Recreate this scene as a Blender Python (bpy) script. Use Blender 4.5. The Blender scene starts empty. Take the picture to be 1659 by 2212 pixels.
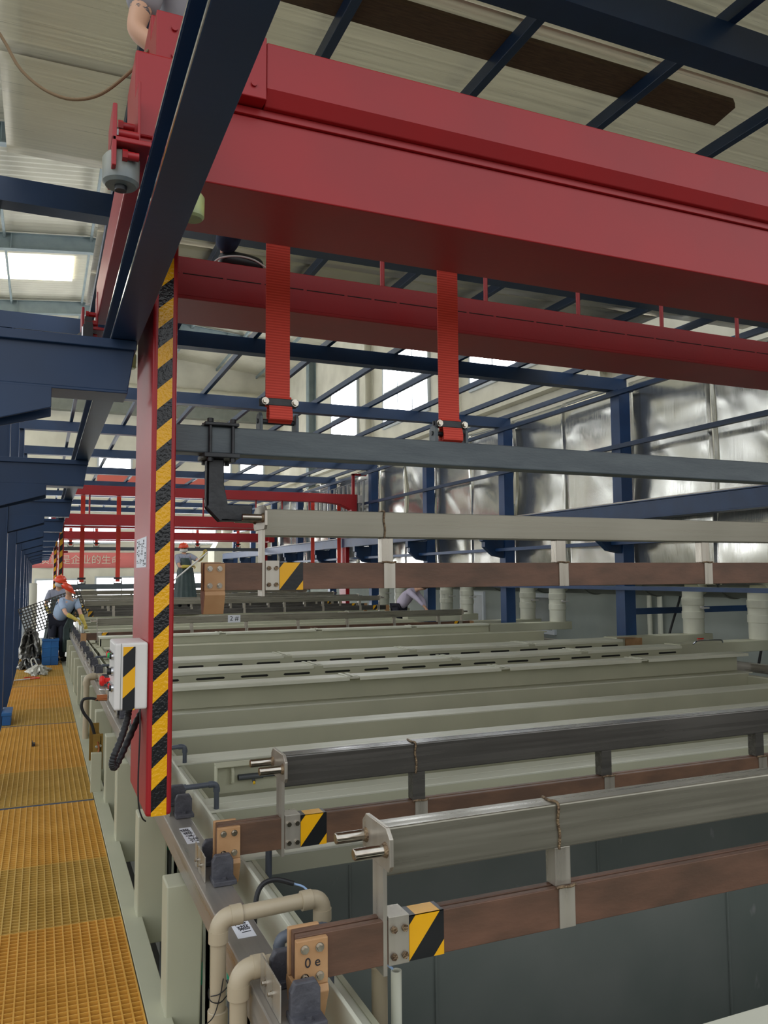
import bpy, bmesh, math, random
from math import sin, cos, pi, radians as R, sqrt, atan2
from mathutils import Vector, Matrix, Euler
random.seed(7)
S = bpy.context.scene
COL = S.collection

# ------------------------------------------------------------------ materials
def new_mat(name):
    m = bpy.data.materials.new(name); m.use_nodes = True
    nt = m.node_tree; nt.nodes.clear()
    out = nt.nodes.new('ShaderNodeOutputMaterial'); b = nt.nodes.new('ShaderNodeBsdfPrincipled')
    nt.links.new(b.outputs[0], out.inputs[0])
    return m, nt, b
def srgb(c):
    f = lambda v: (v/12.92 if v <= .04045 else ((v+.055)/1.055)**2.4)
    return tuple(f(v/255) for v in c)+(1,)
def mat(name, c, rough=.5, metal=0, c2=None, scale=6, stretch=(1,1,1), bump=0, bscale=40, lo=.35, hi=.65, spec=.5, detail=5, rvar=0):
    m, nt, b = new_mat(name); N = nt.nodes; L = nt.links
    b.inputs['Roughness'].default_value = rough; b.inputs['Metallic'].default_value = metal
    b.inputs['Specular IOR Level'].default_value = spec
    b.inputs['Base Color'].default_value = srgb(c)
    if c2 or bump or rvar:
        tc = N.new('ShaderNodeTexCoord'); mp = N.new('ShaderNodeMapping'); mp.inputs['Scale'].default_value = stretch
        L.new(tc.outputs['Object'], mp.inputs[0])
    if c2:
        no = N.new('ShaderNodeTexNoise'); no.inputs['Scale'].default_value = scale; no.inputs['Detail'].default_value = detail
        L.new(mp.outputs[0], no.inputs['Vector'])
        r = N.new('ShaderNodeValToRGB'); r.color_ramp.elements[0].position = lo; r.color_ramp.elements[1].position = hi
        r.color_ramp.elements[0].color = srgb(c); r.color_ramp.elements[1].color = srgb(c2)
        L.new(no.outputs['Fac'], r.inputs[0]); L.new(r.outputs[0], b.inputs['Base Color'])
        if rvar:
            mr = N.new('ShaderNodeMapRange'); mr.inputs['To Min'].default_value = max(.05, rough-rvar); mr.inputs['To Max'].default_value = min(1, rough+rvar)
            L.new(no.outputs['Fac'], mr.inputs[0]); L.new(mr.outputs[0], b.inputs['Roughness'])
    if bump:
        n2 = N.new('ShaderNodeTexNoise'); n2.inputs['Scale'].default_value = bscale; n2.inputs['Detail'].default_value = 3
        L.new(mp.outputs[0], n2.inputs['Vector'])
        bp = N.new('ShaderNodeBump'); bp.inputs['Strength'].default_value = bump; bp.inputs['Distance'].default_value = .01
        L.new(n2.outputs['Fac'], bp.inputs['Height']); L.new(bp.outputs[0], b.inputs['Normal'])
    return m
def emis(name, c, s):
    m = bpy.data.materials.new(name); m.use_nodes = True; nt = m.node_tree; nt.nodes.clear()
    o = nt.nodes.new('ShaderNodeOutputMaterial'); e = nt.nodes.new('ShaderNodeEmission')
    e.inputs[0].default_value = srgb(c); e.inputs[1].default_value = s; nt.links.new(e.outputs[0], o.inputs[0])
    return m
def stripe_mat(name, period, phase, slope=.93, rough=.4, bump=0):
    """diagonal black and yellow warning tape, stripes in the object's own x-z plane"""
    m, nt, b = new_mat(name); N = nt.nodes; L = nt.links
    tc = N.new('ShaderNodeTexCoord'); sx = N.new('ShaderNodeSeparateXYZ'); L.new(tc.outputs['Object'], sx.inputs[0])
    a = N.new('ShaderNodeMath'); a.operation = 'MULTIPLY'; a.inputs[1].default_value = -slope; L.new(sx.outputs[0], a.inputs[0])
    s = N.new('ShaderNodeMath'); s.operation = 'ADD'; L.new(a.outputs[0], s.inputs[0]); L.new(sx.outputs[2], s.inputs[1])
    d = N.new('ShaderNodeMath'); d.operation = 'DIVIDE'; d.inputs[1].default_value = period; L.new(s.outputs[0], d.inputs[0])
    p = N.new('ShaderNodeMath'); p.operation = 'ADD'; p.inputs[1].default_value = phase+50; L.new(d.outputs[0], p.inputs[0])
    f = N.new('ShaderNodeMath'); f.operation = 'FRACT'; L.new(p.outputs[0], f.inputs[0])
    g = N.new('ShaderNodeMath'); g.operation = 'GREATER_THAN'; g.inputs[1].default_value = .5; L.new(f.outputs[0], g.inputs[0])
    mx = N.new('ShaderNodeMix'); mx.data_type = 'RGBA'; L.new(g.outputs[0], mx.inputs[0])
    mx.inputs[6].default_value = srgb((22,24,27)); mx.inputs[7].default_value = srgb((232,170,14))
    L.new(mx.outputs[2], b.inputs['Base Color']); b.inputs['Roughness'].default_value = rough
    if bump:
        no = N.new('ShaderNodeTexNoise'); no.inputs['Scale'].default_value = 85; no.inputs['Detail'].default_value = 1; L.new(tc.outputs['Object'], no.inputs['Vector'])
        bp = N.new('ShaderNodeBump'); bp.inputs['Strength'].default_value = bump; bp.inputs['Distance'].default_value = .004
        L.new(no.outputs['Fac'], bp.inputs['Height']); L.new(bp.outputs[0], b.inputs['Normal'])
    return m
def brushed(name, c, c2, rough, axis, metal=.85, dents=.0, dscale=1.2, cscale=1.0):
    """brushed stainless steel; axis = direction of the brushing"""
    m, nt, b = new_mat(name); N = nt.nodes; L = nt.links
    tc = N.new('ShaderNodeTexCoord'); mp = N.new('ShaderNodeMapping')
    sc = [90*cscale,90*cscale,90*cscale]; sc['xyz'.index(axis)] = 1.2; mp.inputs['Scale'].default_value = sc
    L.new(tc.outputs['Object'], mp.inputs[0])
    no = N.new('ShaderNodeTexNoise'); no.inputs['Scale'].default_value = 1; no.inputs['Detail'].default_value = 2; L.new(mp.outputs[0], no.inputs['Vector'])
    n3 = N.new('ShaderNodeTexNoise'); n3.inputs['Scale'].default_value = 1.5; L.new(tc.outputs['Object'], n3.inputs['Vector'])
    ad = N.new('ShaderNodeMath'); ad.operation = 'ADD'; L.new(no.outputs['Fac'], ad.inputs[0]); L.new(n3.outputs['Fac'], ad.inputs[1])
    r = N.new('ShaderNodeValToRGB'); r.color_ramp.elements[0].position = .35; r.color_ramp.elements[1].position = .65
    hf = N.new('ShaderNodeMath'); hf.operation = 'MULTIPLY'; hf.inputs[1].default_value = .5; L.new(ad.outputs[0], hf.inputs[0])
    r.color_ramp.elements[0].color = srgb(c); r.color_ramp.elements[1].color = srgb(c2); L.new(hf.outputs[0], r.inputs[0])
    L.new(r.outputs[0], b.inputs['Base Color'])
    mr = N.new('ShaderNodeMapRange'); mr.inputs['From Min'].default_value = .3; mr.inputs['From Max'].default_value = .7
    mr.inputs['To Min'].default_value = rough*.75; mr.inputs['To Max'].default_value = rough*1.3
    L.new(no.outputs['Fac'], mr.inputs[0]); L.new(mr.outputs[0], b.inputs['Roughness'])
    b.inputs['Metallic'].default_value = metal
    bp = N.new('ShaderNodeBump'); bp.inputs['Strength'].default_value = .05; bp.inputs['Distance'].default_value = .0006
    L.new(no.outputs['Fac'], bp.inputs['Height'])
    if dents:
        n2 = N.new('ShaderNodeTexNoise'); n2.inputs['Scale'].default_value = dscale; n2.inputs['Detail'].default_value = 1.2; n2.inputs['Distortion'].default_value = 1.2
        L.new(tc.outputs['Object'], n2.inputs['Vector'])
        b2 = N.new('ShaderNodeBump'); b2.inputs['Strength'].default_value = dents; b2.inputs['Distance'].default_value = .25
        L.new(n2.outputs['Fac'], b2.inputs['Height']); L.new(bp.outputs[0], b2.inputs['Normal']); L.new(b2.outputs[0], b.inputs['Normal'])
    else: L.new(bp.outputs[0], b.inputs['Normal'])
    return m

M = dict(
 red=mat('red_paint', (164,22,28), .40, 0, (156,25,31), 3, bump=.03, bscale=60),
 redstrap=None,
 blue=mat('blue_paint', (24,54,90), .42, 0, (21,48,80), 2.5, bump=.03),
 bluebright=mat('bright_blue_paint', (28,66,112), .42, 0, (25,58,100), 3),
 greybeam=mat('grey_paint', (96,106,110), .42, 0, (80,90,96), 5, stretch=(.6,3,3), bump=.12, bscale=50),
 darkiron=mat('dark_iron_paint', (48,52,56), .4, 0, (30,32,36), 14, bump=.15),
 saddle=mat('charcoal_grey_paint', (82,82,88), .6, 0, (66,66,72), 20, bump=.25, bscale=90),
 tank=mat('pale_green_plastic', (190,189,164), .42, 0, (180,180,156), 1.6, bump=.02, bscale=10),
 tankrim=mat('pale_and_toplit_plastic', (216,216,198), .38, 0, (206,206,188), 2.4),  # near rims use it; light from above is put into its paler colour
 liner=mat('dark_grey_liner', (124,128,122), .4, 0, (106,114,108), 1.5, bump=.03),
 slot=mat('dark_slot', (30,30,26), .8),
 yellow=mat('yellow_grating', (226,176,84), .45, 0, (212,160,68), 3),
 yellow2=mat('olive_yellow_grating', (208,170,88), .5, 0, (194,156,74), 3),
 yellow3=mat('orange_grating', (228,172,78), .45, 0, (214,158,66), 3),
 steel=brushed('stainless_box_section', (126,122,108), (148,144,130), .30, 'x', metal=.6, cscale=.5),
 darksteel=brushed('dark_stainless_box_section', (84,82,78), (104,101,96), .26, 'x', metal=.6, cscale=.5),
 plate=brushed('stainless_plate', (170,162,148), (196,190,178), .3, 'z', metal=.7, cscale=.3),
 rail=brushed('stainless_rail', (150,146,140), (178,172,164), .36, 'y', metal=.65, cscale=.5),
 pin=mat('polished_steel', (186,180,168), .18, 1, (170,160,148), 30),
 weld=mat('brown_weld', (86,66,50), .35, .5, (150,128,98), 60, bump=.7, bscale=150),
 copper=mat('oxidised_copper', (88,66,52), .5, .15, (120,86,68), 7, stretch=(.7,2,2), bump=.06, bscale=50, lo=.3, hi=.75),
 coppercu=mat('dark_copper', (88,66,52), .5, .15, (112,82,62), 7, stretch=(.7,2,2), bump=.06, bscale=50),
 cable_cu=mat('bright_copper', (190,120,80), .35, .7),
 tan=mat('tan_block', (182,142,100), .6, 0, (170,128,86), 9, bump=.05),
 brass=mat('brass_plate', (160,128,60), .4, .5, (140,112,56), 9),
 sheet_ceil=brushed('stainless_ceiling_sheet', (226,218,200), (236,229,214), .36, 'x', metal=.8, dents=.02, dscale=.7, cscale=1.6),
 sheet_wall=brushed('stainless_wall_sheet', (196,195,186), (212,211,203), .2, 'z', metal=.9, dents=.2, dscale=.7),
 white=mat('white_enclosure', (222,218,212), .4, 0, (212,208,204), 4),
 chrome=mat('chrome', (210,210,212), .15, 1),
 black=mat('black_plastic', (22,22,24), .4),
 rubber=mat('black_rubber', (26,26,28), .55, bump=.2, bscale=20),
 redplastic=mat('red_plastic', (224,30,26), .3),
 greenplastic=mat('green_plastic', (20,170,90), .3),
 pvc=mat('beige_pvc', (182,168,142), .4, 0, (174,160,134), 4),
 gpvc=mat('grey_pvc', (92,98,108), .4, 0, (82,88,98), 5),
 dpvc=mat('dark_grey_pipe', (72,76,78), .45),
 tealtag=mat('teal_sticker', (22,140,112), .4),
 paper=mat('white_paper', (226,228,234), .6),
 ink=mat('ink', (30,30,38), .6),
 wood=mat('plank_wood', (104,84,62), .8, 0, (84,68,52), 9, stretch=(1,8,8), bump=.2),
 woodedge=mat('plank_edge', (196,160,120), .8),
 wallhall=mat('hall_wall_plaster', (226,222,206), .9, 0, (206,202,186), .8, bump=.1, bscale=8),
 wallgrey=mat('grey_green_wall', (158,164,156), .8, 0, (142,150,144), .7),
 concrete=mat('concrete_floor', (140,140,132), .85, 0, (120,120,112), 1.2),
 roof=None,
 rafter=mat('grey_rafter_paint', (142,156,158), .55, 0, (128,142,146), 2),
 trimgrey=mat('window_trim', (190,196,200), .5),
 cream=mat('cream_duct', (218,214,196), .45, 0, (206,202,184), 2),
 greyduct=mat('grey_duct', (128,132,124), .4, 0, (116,120,112), 2),
 pinkred=mat('faded_red_board', (206,104,90), .7),
 banner=mat('red_banner', (228,128,126), .7),
 skin=mat('skin', (222,176,146), .55, 0, (208,158,130), 20),
 denim=mat('blue_denim', (34,50,78), .85, 0, (26,38,60), 30, bump=.15),
 shirt_grey=mat('striped_grey_shirt', (168,170,184), .85, 0, (150,154,170), 60, stretch=(1,1,.02)),
 shirt_blue=mat('light_blue_shirt', (170,188,212), .85, 0, (158,178,204), 8),
 shirt_lav=mat('lavender_shirt', (206,196,214), .85, 0, (192,182,204), 8),
 tee=mat('grey_tshirt', (176,176,182), .9, 0, (164,164,172), 12),
 apron=mat('dark_green_apron', (66,82,80), .45, 0, (52,68,68), 6),
 dark=mat('dark_trousers', (34,36,48), .85),
 glove=mat('yellow_rubber_glove', (206,186,84), .45, 0, (186,164,66), 14),
 helmet=mat('red_helmet', (226,76,46), .25),
 mask=mat('white_mask', (232,230,224), .8),
 sole=mat('white_sole', (214,212,206), .6),
 bluecrate=mat('blue_crate', (30,98,158), .45, 0, (24,84,142), 4),
 bag=mat('white_plastic_bag', (206,204,194), .4, 0, (186,184,172), 12, bump=.5, bscale=30),
 foil=mat('crumpled_foil', (150,148,142), .3, .8, (90,88,84), 12, bump=1, bscale=22),
 glassday=emis('daylight_glass', (246,250,255), 7.0),
 skyday=emis('skylight_panel', (255,248,224), 3.6),
 lime=mat('lime_polyurethane', (186,196,120), .35, 0, (120,130,110), 8),
 wheel=mat('greyed_polyurethane', (150,152,140), .35, 0, (92,104,112), 6),
 whiterope=mat('white_rope', (196,192,182), .8),
 brownrope=mat('brown_rope', (134,112,84), .85),
 bluehose=mat('pale_blue_tube', (150,178,216), .35),
 ribbon=mat('grey_festoon_cable', (150,152,150), .5),
 poster=mat('blue_print', (60,90,140), .6),
)
def rib_mat():
    m, nt, b = new_mat('orange_red_webbing'); N = nt.nodes; L = nt.links
    tc = N.new('ShaderNodeTexCoord'); w = N.new('ShaderNodeTexWave'); w.bands_direction = 'Z'; w.inputs['Scale'].default_value = 26; w.inputs['Distortion'].default_value = .3
    L.new(tc.outputs['Object'], w.inputs['Vector'])
    r = N.new('ShaderNodeValToRGB'); r.color_ramp.elements[0].color = srgb((214,56,40)); r.color_ramp.elements[1].color = srgb((236,84,64))
    L.new(w.outputs['Fac'], r.inputs[0]); L.new(r.outputs[0], b.inputs['Base Color']); b.inputs['Roughness'].default_value = .6
    bp = N.new('ShaderNodeBump'); bp.inputs['Strength'].default_value = .35; bp.inputs['Distance'].default_value = .0015
    L.new(w.outputs['Fac'], bp.inputs['Height']); L.new(bp.outputs[0], b.inputs['Normal'])
    return m
M['redstrap'] = rib_mat()
def scuffs(m):
    nt = m.node_tree; N = nt.nodes; L = nt.links; b = [n for n in N if n.type == 'BSDF_PRINCIPLED'][0]; src = b.inputs['Base Color'].links[0].from_socket
    tc = N.new('ShaderNodeTexCoord'); mp = N.new('ShaderNodeMapping'); mp.inputs['Scale'].default_value = (1,1,.45); L.new(tc.outputs['Object'], mp.inputs[0])
    n1 = N.new('ShaderNodeTexNoise'); n1.inputs['Scale'].default_value = 11; n1.inputs['Detail'].default_value = 3; L.new(mp.outputs[0], n1.inputs['Vector'])
    r = N.new('ShaderNodeValToRGB'); r.color_ramp.elements[0].position = .68; r.color_ramp.elements[1].position = .74; L.new(n1.outputs['Fac'], r.inputs[0])
    mx = N.new('ShaderNodeMix'); mx.data_type = 'RGBA'; L.new(r.outputs[0], mx.inputs[0]); L.new(src, mx.inputs[6]); mx.inputs[7].default_value = srgb((140,142,138)); L.new(mx.outputs[2], b.inputs['Base Color'])
scuffs(M['liner'])
def let_light_through(m, f, c):
    nt = m.node_tree; N = nt.nodes; L = nt.links; out = [n for n in N if n.type == 'OUTPUT_MATERIAL'][0]; b = [n for n in N if n.type == 'BSDF_PRINCIPLED'][0]
    tr = N.new('ShaderNodeBsdfTranslucent'); mx = N.new('ShaderNodeMixShader'); mx.inputs[0].default_value = f
    tc = N.new('ShaderNodeTexCoord'); mp = N.new('ShaderNodeMapping'); mp.inputs['Scale'].default_value = (.5,40,1); L.new(tc.outputs['Object'], mp.inputs[0])
    no = N.new('ShaderNodeTexNoise'); no.inputs['Scale'].default_value = 1; no.inputs['Detail'].default_value = 3; L.new(mp.outputs[0], no.inputs['Vector'])
    r = N.new('ShaderNodeValToRGB'); r.color_ramp.elements[0].position = .3; r.color_ramp.elements[1].position = .7
    r.color_ramp.elements[0].color = srgb(tuple(v*.9 for v in c)); r.color_ramp.elements[1].color = srgb(c); L.new(no.outputs['Fac'], r.inputs[0]); L.new(r.outputs[0], tr.inputs[0])
    L.new(b.outputs[0], mx.inputs[1]); L.new(tr.outputs[0], mx.inputs[2]); L.new(mx.outputs[0], out.inputs[0])
M['sheet_shaded'] = M['sheet_ceil'].copy()  # same sheet left opaque: shade under the roof is put into this copy
let_light_through(M['sheet_ceil'], .46, (232,228,210))  # translucency added to brighten the near sheets
M['roof'] = mat('corrugated_roof', (214,210,192), .5, 0, (200,196,178), .7)

# ------------------------------------------------------------------ mesh builder
class MB:
    def __init__(s): s.v = []; s.f = []
    def add(s, v, f):
        n = len(s.v); s.v += [tuple(p) for p in v]; s.f += [tuple(i+n for i in q) for q in f]; return s
    def box(s, x0,x1,y0,y1,z0,z1, mtx=None):
        v = [(x,y,z) for z in (z0,z1) for y in (y0,y1) for x in (x0,x1)]
        if mtx is not None: v = [mtx @ Vector(p) for p in v]
        return s.add(v, [(0,2,3,1),(4,5,7,6),(0,1,5,4),(2,6,7,3),(0,4,6,2),(1,3,7,5)])
    def prism(s, poly, axis, a, b):
        """poly = 2-D points in the plane across axis; extruded from a to b"""
        def P(p, t):
            return {'x':(t,p[0],p[1]), 'y':(p[0],t,p[1]), 'z':(p[0],p[1],t)}[axis]
        n = len(poly); v = [P(p,a) for p in poly]+[P(p,b) for p in poly]
        f = [tuple(range(n))[::-1], tuple(range(n,2*n))]+[(i,(i+1)%n,n+(i+1)%n,n+i) for i in range(n)]
        return s.add(v, f)
    def cyl(s, p0, p1, r, n=16, r2=None):
        p0, p1 = Vector(p0), Vector(p1); d = (p1-p0).normalized(); r2 = r if r2 is None else r2
        u = d.orthogonal().normalized(); w = d.cross(u)
        v = [p0+(u*cos(t)+w*sin(t))*r for t in [2*pi*i/n for i in range(n)]]+[p1+(u*cos(t)+w*sin(t))*r2 for t in [2*pi*i/n for i in range(n)]]
        return s.add(v, [tuple(range(n))[::-1], tuple(range(n,2*n))]+[(i,(i+1)%n,n+(i+1)%n,n+i) for i in range(n)])
    def ring(s, p0, p1, ro, ri, n=24):
        p0, p1 = Vector(p0), Vector(p1); d = (p1-p0).normalized(); u = d.orthogonal().normalized(); w = d.cross(u)
        c = [u*cos(2*pi*i/n)+w*sin(2*pi*i/n) for i in range(n)]
        v = [p0+q*ro for q in c]+[p1+q*ro for q in c]+[p1+q*ri for q in c]+[p0+q*ri for q in c]
        return s.add(v, [(k*n+i,k*n+(i+1)%n,((k+1)%4)*n+(i+1)%n,((k+1)%4)*n+i) for k in range(4) for i in range(n)])
    def tube(s, pts, r, n=10, smooth=6, rr=None):
        P = [Vector(p) for p in pts]
        if smooth > 1 and len(P) > 2:
            Q = []; E = [P[0]*2-P[1]]+P+[P[-1]*2-P[-2]]
            for i in range(1, len(E)-2):
                a,b,c,d = E[i-1],E[i],E[i+1],E[i+2]
                for k in range(smooth):
                    t = k/smooth
                    Q.append(.5*((2*b)+(c-a)*t+(2*a-5*b+4*c-d)*t*t+(3*b-a-3*c+d)*t**3))
            P = Q+[P[-1]]
        m = len(P); T = [(P[min(i+1,m-1)]-P[max(i-1,0)]).normalized() for i in range(m)]
        u = T[0].orthogonal().normalized(); v = []
        for i in range(m):
            u = (u-T[i]*u.dot(T[i])).normalized(); w = T[i].cross(u); q = rr(i/(m-1)) if rr else r
            v += [P[i]+(u*cos(2*pi*k/n)+w*sin(2*pi*k/n))*q for k in range(n)]
        f = [(i*n+k,i*n+(k+1)%n,(i+1)*n+(k+1)%n,(i+1)*n+k) for i in range(m-1) for k in range(n)]
        f += [tuple(range(n))[::-1], tuple(range((m-1)*n, m*n))]
        return s.add(v, f)
    def lathe(s, prof, c=(0,0,0), n=24, sx=1, sy=1, mtx=None):
        v = []
        for r, z in prof:
            for k in range(n):
                p = Vector((c[0]+r*sx*cos(2*pi*k/n), c[1]+r*sy*sin(2*pi*k/n), c[2]+z)); v.append(mtx@p if mtx is not None else p)
        m = len(prof)
        f = [(i*n+k,i*n+(k+1)%n,(i+1)*n+(k+1)%n,(i+1)*n+k) for i in range(m-1) for k in range(n)]
        f += [tuple(range(n))[::-1], tuple(range((m-1)*n, m*n))]
        return s.add(v, f)
    def grid(s, fn, nu, nv, closed_u=False):
        v = [fn(i/nu, j/nv) for j in range(nv+1) for i in range(nu+1)]
        return s.add(v, [(j*(nu+1)+i, j*(nu+1)+i+1, (j+1)*(nu+1)+i+1, (j+1)*(nu+1)+i) for j in range(nv) for i in range(nu)])
    def mesh(s, name, mt, off=(0,0,0), angle=35):
        me = bpy.data.meshes.new(name); o = Vector(off)
        me.from_pydata([tuple(Vector(p)-o) for p in s.v], [], s.f); me.update()
        bm = bmesh.new(); bm.from_mesh(me); bmesh.ops.recalc_face_normals(bm, faces=bm.faces); bm.to_mesh(me); bm.free()
        for m_ in (mt if isinstance(mt, list) else [mt]): me.materials.append(m_)
        if angle: me.polygons.foreach_set('use_smooth', [True]*len(me.polygons)); me.set_sharp_from_angle(angle=R(angle))
        return me
WORLD = {}
def tag(o, label=None, cat=None, group=None, kind=None):
    if label: o['label'] = label
    if cat: o['category'] = cat
    if group: o['group'] = group
    if kind: o['kind'] = kind
    return o
def thing(name, loc, label, cat, group=None):
    o = bpy.data.objects.new(name, None); COL.objects.link(o); o.location = loc; o.empty_display_size = .1
    WORLD[o.name] = Vector(loc); return tag(o, label, cat, group)
def put(name, mb, mt, parent=None, bevel=0, off=None, label=None, cat=None, group=None, kind=None, segs=2, solid=0):
    """link the collected shapes as ONE mesh object; coordinates are in metres of the hall"""
    if off is None:
        if parent is not None: off = WORLD[parent.name]
        else:
            xs,ys,zs = zip(*[(p[0],p[1],p[2]) for p in mb.v]); off = Vector(((min(xs)+max(xs))/2,(min(ys)+max(ys))/2,min(zs)))
    off = Vector(off); me = mb.mesh(name, mt, off, 0 if bevel and all(len(f) < 9 for f in mb.f) else 35); o = bpy.data.objects.new(name, me); COL.objects.link(o)
    WORLD[o.name] = off
    if parent is not None: o.parent = parent; o.location = off-WORLD[parent.name]
    else: o.location = off
    if solid: sd = o.modifiers.new('thick', 'SOLIDIFY'); sd.thickness = solid; sd.offset = 0
    if bevel: bv = o.modifiers.new('bevel', 'BEVEL'); bv.width = bevel; bv.segments = segs; bv.limit_method = 'ANGLE'; bv.angle_limit = R(40)
    return tag(o, label, cat, group, kind)
def dup(root, delta, label=None, group=None, rotz=None):
    def cp(o, par):
        c = o.copy(); COL.objects.link(c); WORLD[c.name] = WORLD[o.name]+Vector(delta)
        if par is not None: c.parent = par
        for ch in list(o.children): cp(ch, c)
        return c
    r = cp(root, None); r.location = root.location+Vector(delta)
    if label: r['label'] = label
    if group: r['group'] = group
    return r
def text(s, size, mt, name, origin, xdir, ydir, parent, depth=.0006):
    """lettering as a mesh laid on a surface"""
    cu = bpy.data.curves.new(name, 'FONT'); cu.body = s; cu.size = size; cu.extrude = depth; cu.align_x = 'CENTER'; cu.align_y = 'CENTER'
    t = bpy.data.objects.new(name+'_curve', cu); COL.objects.link(t)
    bpy.context.view_layer.update(); dg = bpy.context.evaluated_depsgraph_get()
    me = bpy.data.meshes.new_from_object(t.evaluated_get(dg)); bpy.data.objects.remove(t, do_unlink=True)
    x = Vector(xdir).normalized(); z = x.cross(Vector(ydir)).normalized(); y = z.cross(x)
    mx = Matrix((x,y,z)).transposed().to_4x4(); me.transform(mx); me.materials.clear(); me.materials.append(mt)
    o = bpy.data.objects.new(name, me); COL.objects.link(o); off = Vector(origin); WORLD[o.name] = off
    if parent is not None: o.parent = parent; o.location = off-WORLD[parent.name]
    else: o.location = off
    return o
ORD = ['first','second','third','fourth','fifth','sixth','seventh','eighth','ninth','tenth','eleventh','twelfth','thirteenth','fourteenth','fifteenth','sixteenth','seventeenth','eighteenth','nineteenth','twentieth','twenty-first','twenty-second','twenty-third','twenty-fourth']
def struct(name, mb, mt, **k): return put(name, mb, mt, kind='structure', **k)
# ------------------------------------------------------------------ camera and daylight
cam = bpy.data.cameras.new('camera'); co = bpy.data.objects.new('camera', cam); COL.objects.link(co); S.camera = co
yaw, pitch, roll = .403337, .0777318, .0065506
F = Vector((sin(yaw)*cos(pitch), cos(yaw)*cos(pitch), sin(pitch))); rt = Vector((cos(yaw), -sin(yaw), 0)); dn = -rt.cross(F)
r2 = rt*cos(roll)+dn*sin(roll); d2 = dn*cos(roll)-rt*sin(roll)
co.matrix_world = Matrix.Translation((0,0,1.70)) @ Matrix((r2, -d2, -F)).transposed().to_4x4()
cam.sensor_fit = 'VERTICAL'; cam.sensor_height = 24; cam.lens = 24*1732.7/2212; cam.clip_end = 200; cam.clip_start = .05
w = bpy.data.worlds.new('sky'); S.world = w; w.use_nodes = True; nt = w.node_tree; nt.nodes.clear()
o_ = nt.nodes.new('ShaderNodeOutputWorld'); bg = nt.nodes.new('ShaderNodeBackground'); nt.links.new(bg.outputs[0], o_.inputs[0])
tc = nt.nodes.new('ShaderNodeTexCoord'); sx = nt.nodes.new('ShaderNodeSeparateXYZ'); nt.links.new(tc.outputs['Generated'], sx.inputs[0])
cr = nt.nodes.new('ShaderNodeValToRGB'); nt.links.new(sx.outputs[2], cr.inputs[0])
cr.color_ramp.elements[0].position = 0; cr.color_ramp.elements[0].color = (.10,.10,.09,1)
cr.color_ramp.elements[1].position = .06; cr.color_ramp.elements[1].color = (.98,.98,.97,1)
e = cr.color_ramp.elements.new(.6); e.color = (.82,.87,.93,1)
nt.links.new(cr.outputs[0], bg.inputs[0]); bg.inputs[1].default_value = 1.0
S.view_settings.view_transform = 'Standard'; S.view_settings.look = 'None'; S.view_settings.gamma = 1; S.view_settings.exposure = 0.58
S.view_settings.use_curve_mapping = False

# ------------------------------------------------------------------ the hall
struct('floor', MB().box(-12,13,-6,46,-2,-1.8), M['concrete'])
struct('wall_right', MB().box(12.6,12.9,-2,46,-1.8,13.6), M['wallhall'])
struct('wall_end', MB().box(-12,12.6,45,45.3,-1.8,14.4), M['wallhall'])
struct('wall_left', MB().box(-12.3,-12,9,46,-1.8,13.6), M['wallhall'])
for k in range(5):
    for (za,zb) in ((2.3,3.5),(7.4,9.0)):
        y0 = 11+7*k; n_ = 30+2*k+(za>1)
        t = thing('window_%d'%n_, (-11.95,y0+2.2,za), None, None); t['kind'] = 'structure'
        put('pane', MB().box(-11.97,-11.95,y0,y0+4.4,za,zb), M['glassday'], t)
        mb = MB().box(-12,-11.9,y0-.1,y0,za-.1,zb+.1).box(-12,-11.9,y0+4.4,y0+4.5,za-.1,zb+.1).box(-12,-11.9,y0,y0+4.4,za-.1,za).box(-12,-11.9,y0,y0+4.4,zb,zb+.1)
        for q in (1,2,3): mb.box(-11.94,-11.9,y0+1.1*q-.03,y0+1.1*q+.03,za,zb)
        put('window_frame', mb, M['trimgrey'], t)
struct('trim_1', MB().box(12.5,12.6,-2,45,3.4,3.7), M['wallgrey'])
struct('wall_low', MB().box(11.6,11.75,2,36,-1.8,1.9), M['wallgrey'])
struct('trim_2', MB().box(12.3,12.6,14,45,6.6,6.85), M['cream'])
def roof_half(x0, z0, x1, z1):
    mb = MB(); n = 4*118; ya, yb = 10.0, 45.0
    def fn(u, v):
        y = ya+(yb-ya)*v; k = (int(round(v*n)))%4; return (x0+(x1-x0)*u, y, z0+(z1-z0)*u+(0,.0,.05,.05)[k])
    return mb.grid(fn, 1, n)
struct('ceiling', roof_half(1.4,14.3,12.7,13.15), M['roof']); struct('ceiling', roof_half(1.4,14.3,-12,12.95), M['roof'])
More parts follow.
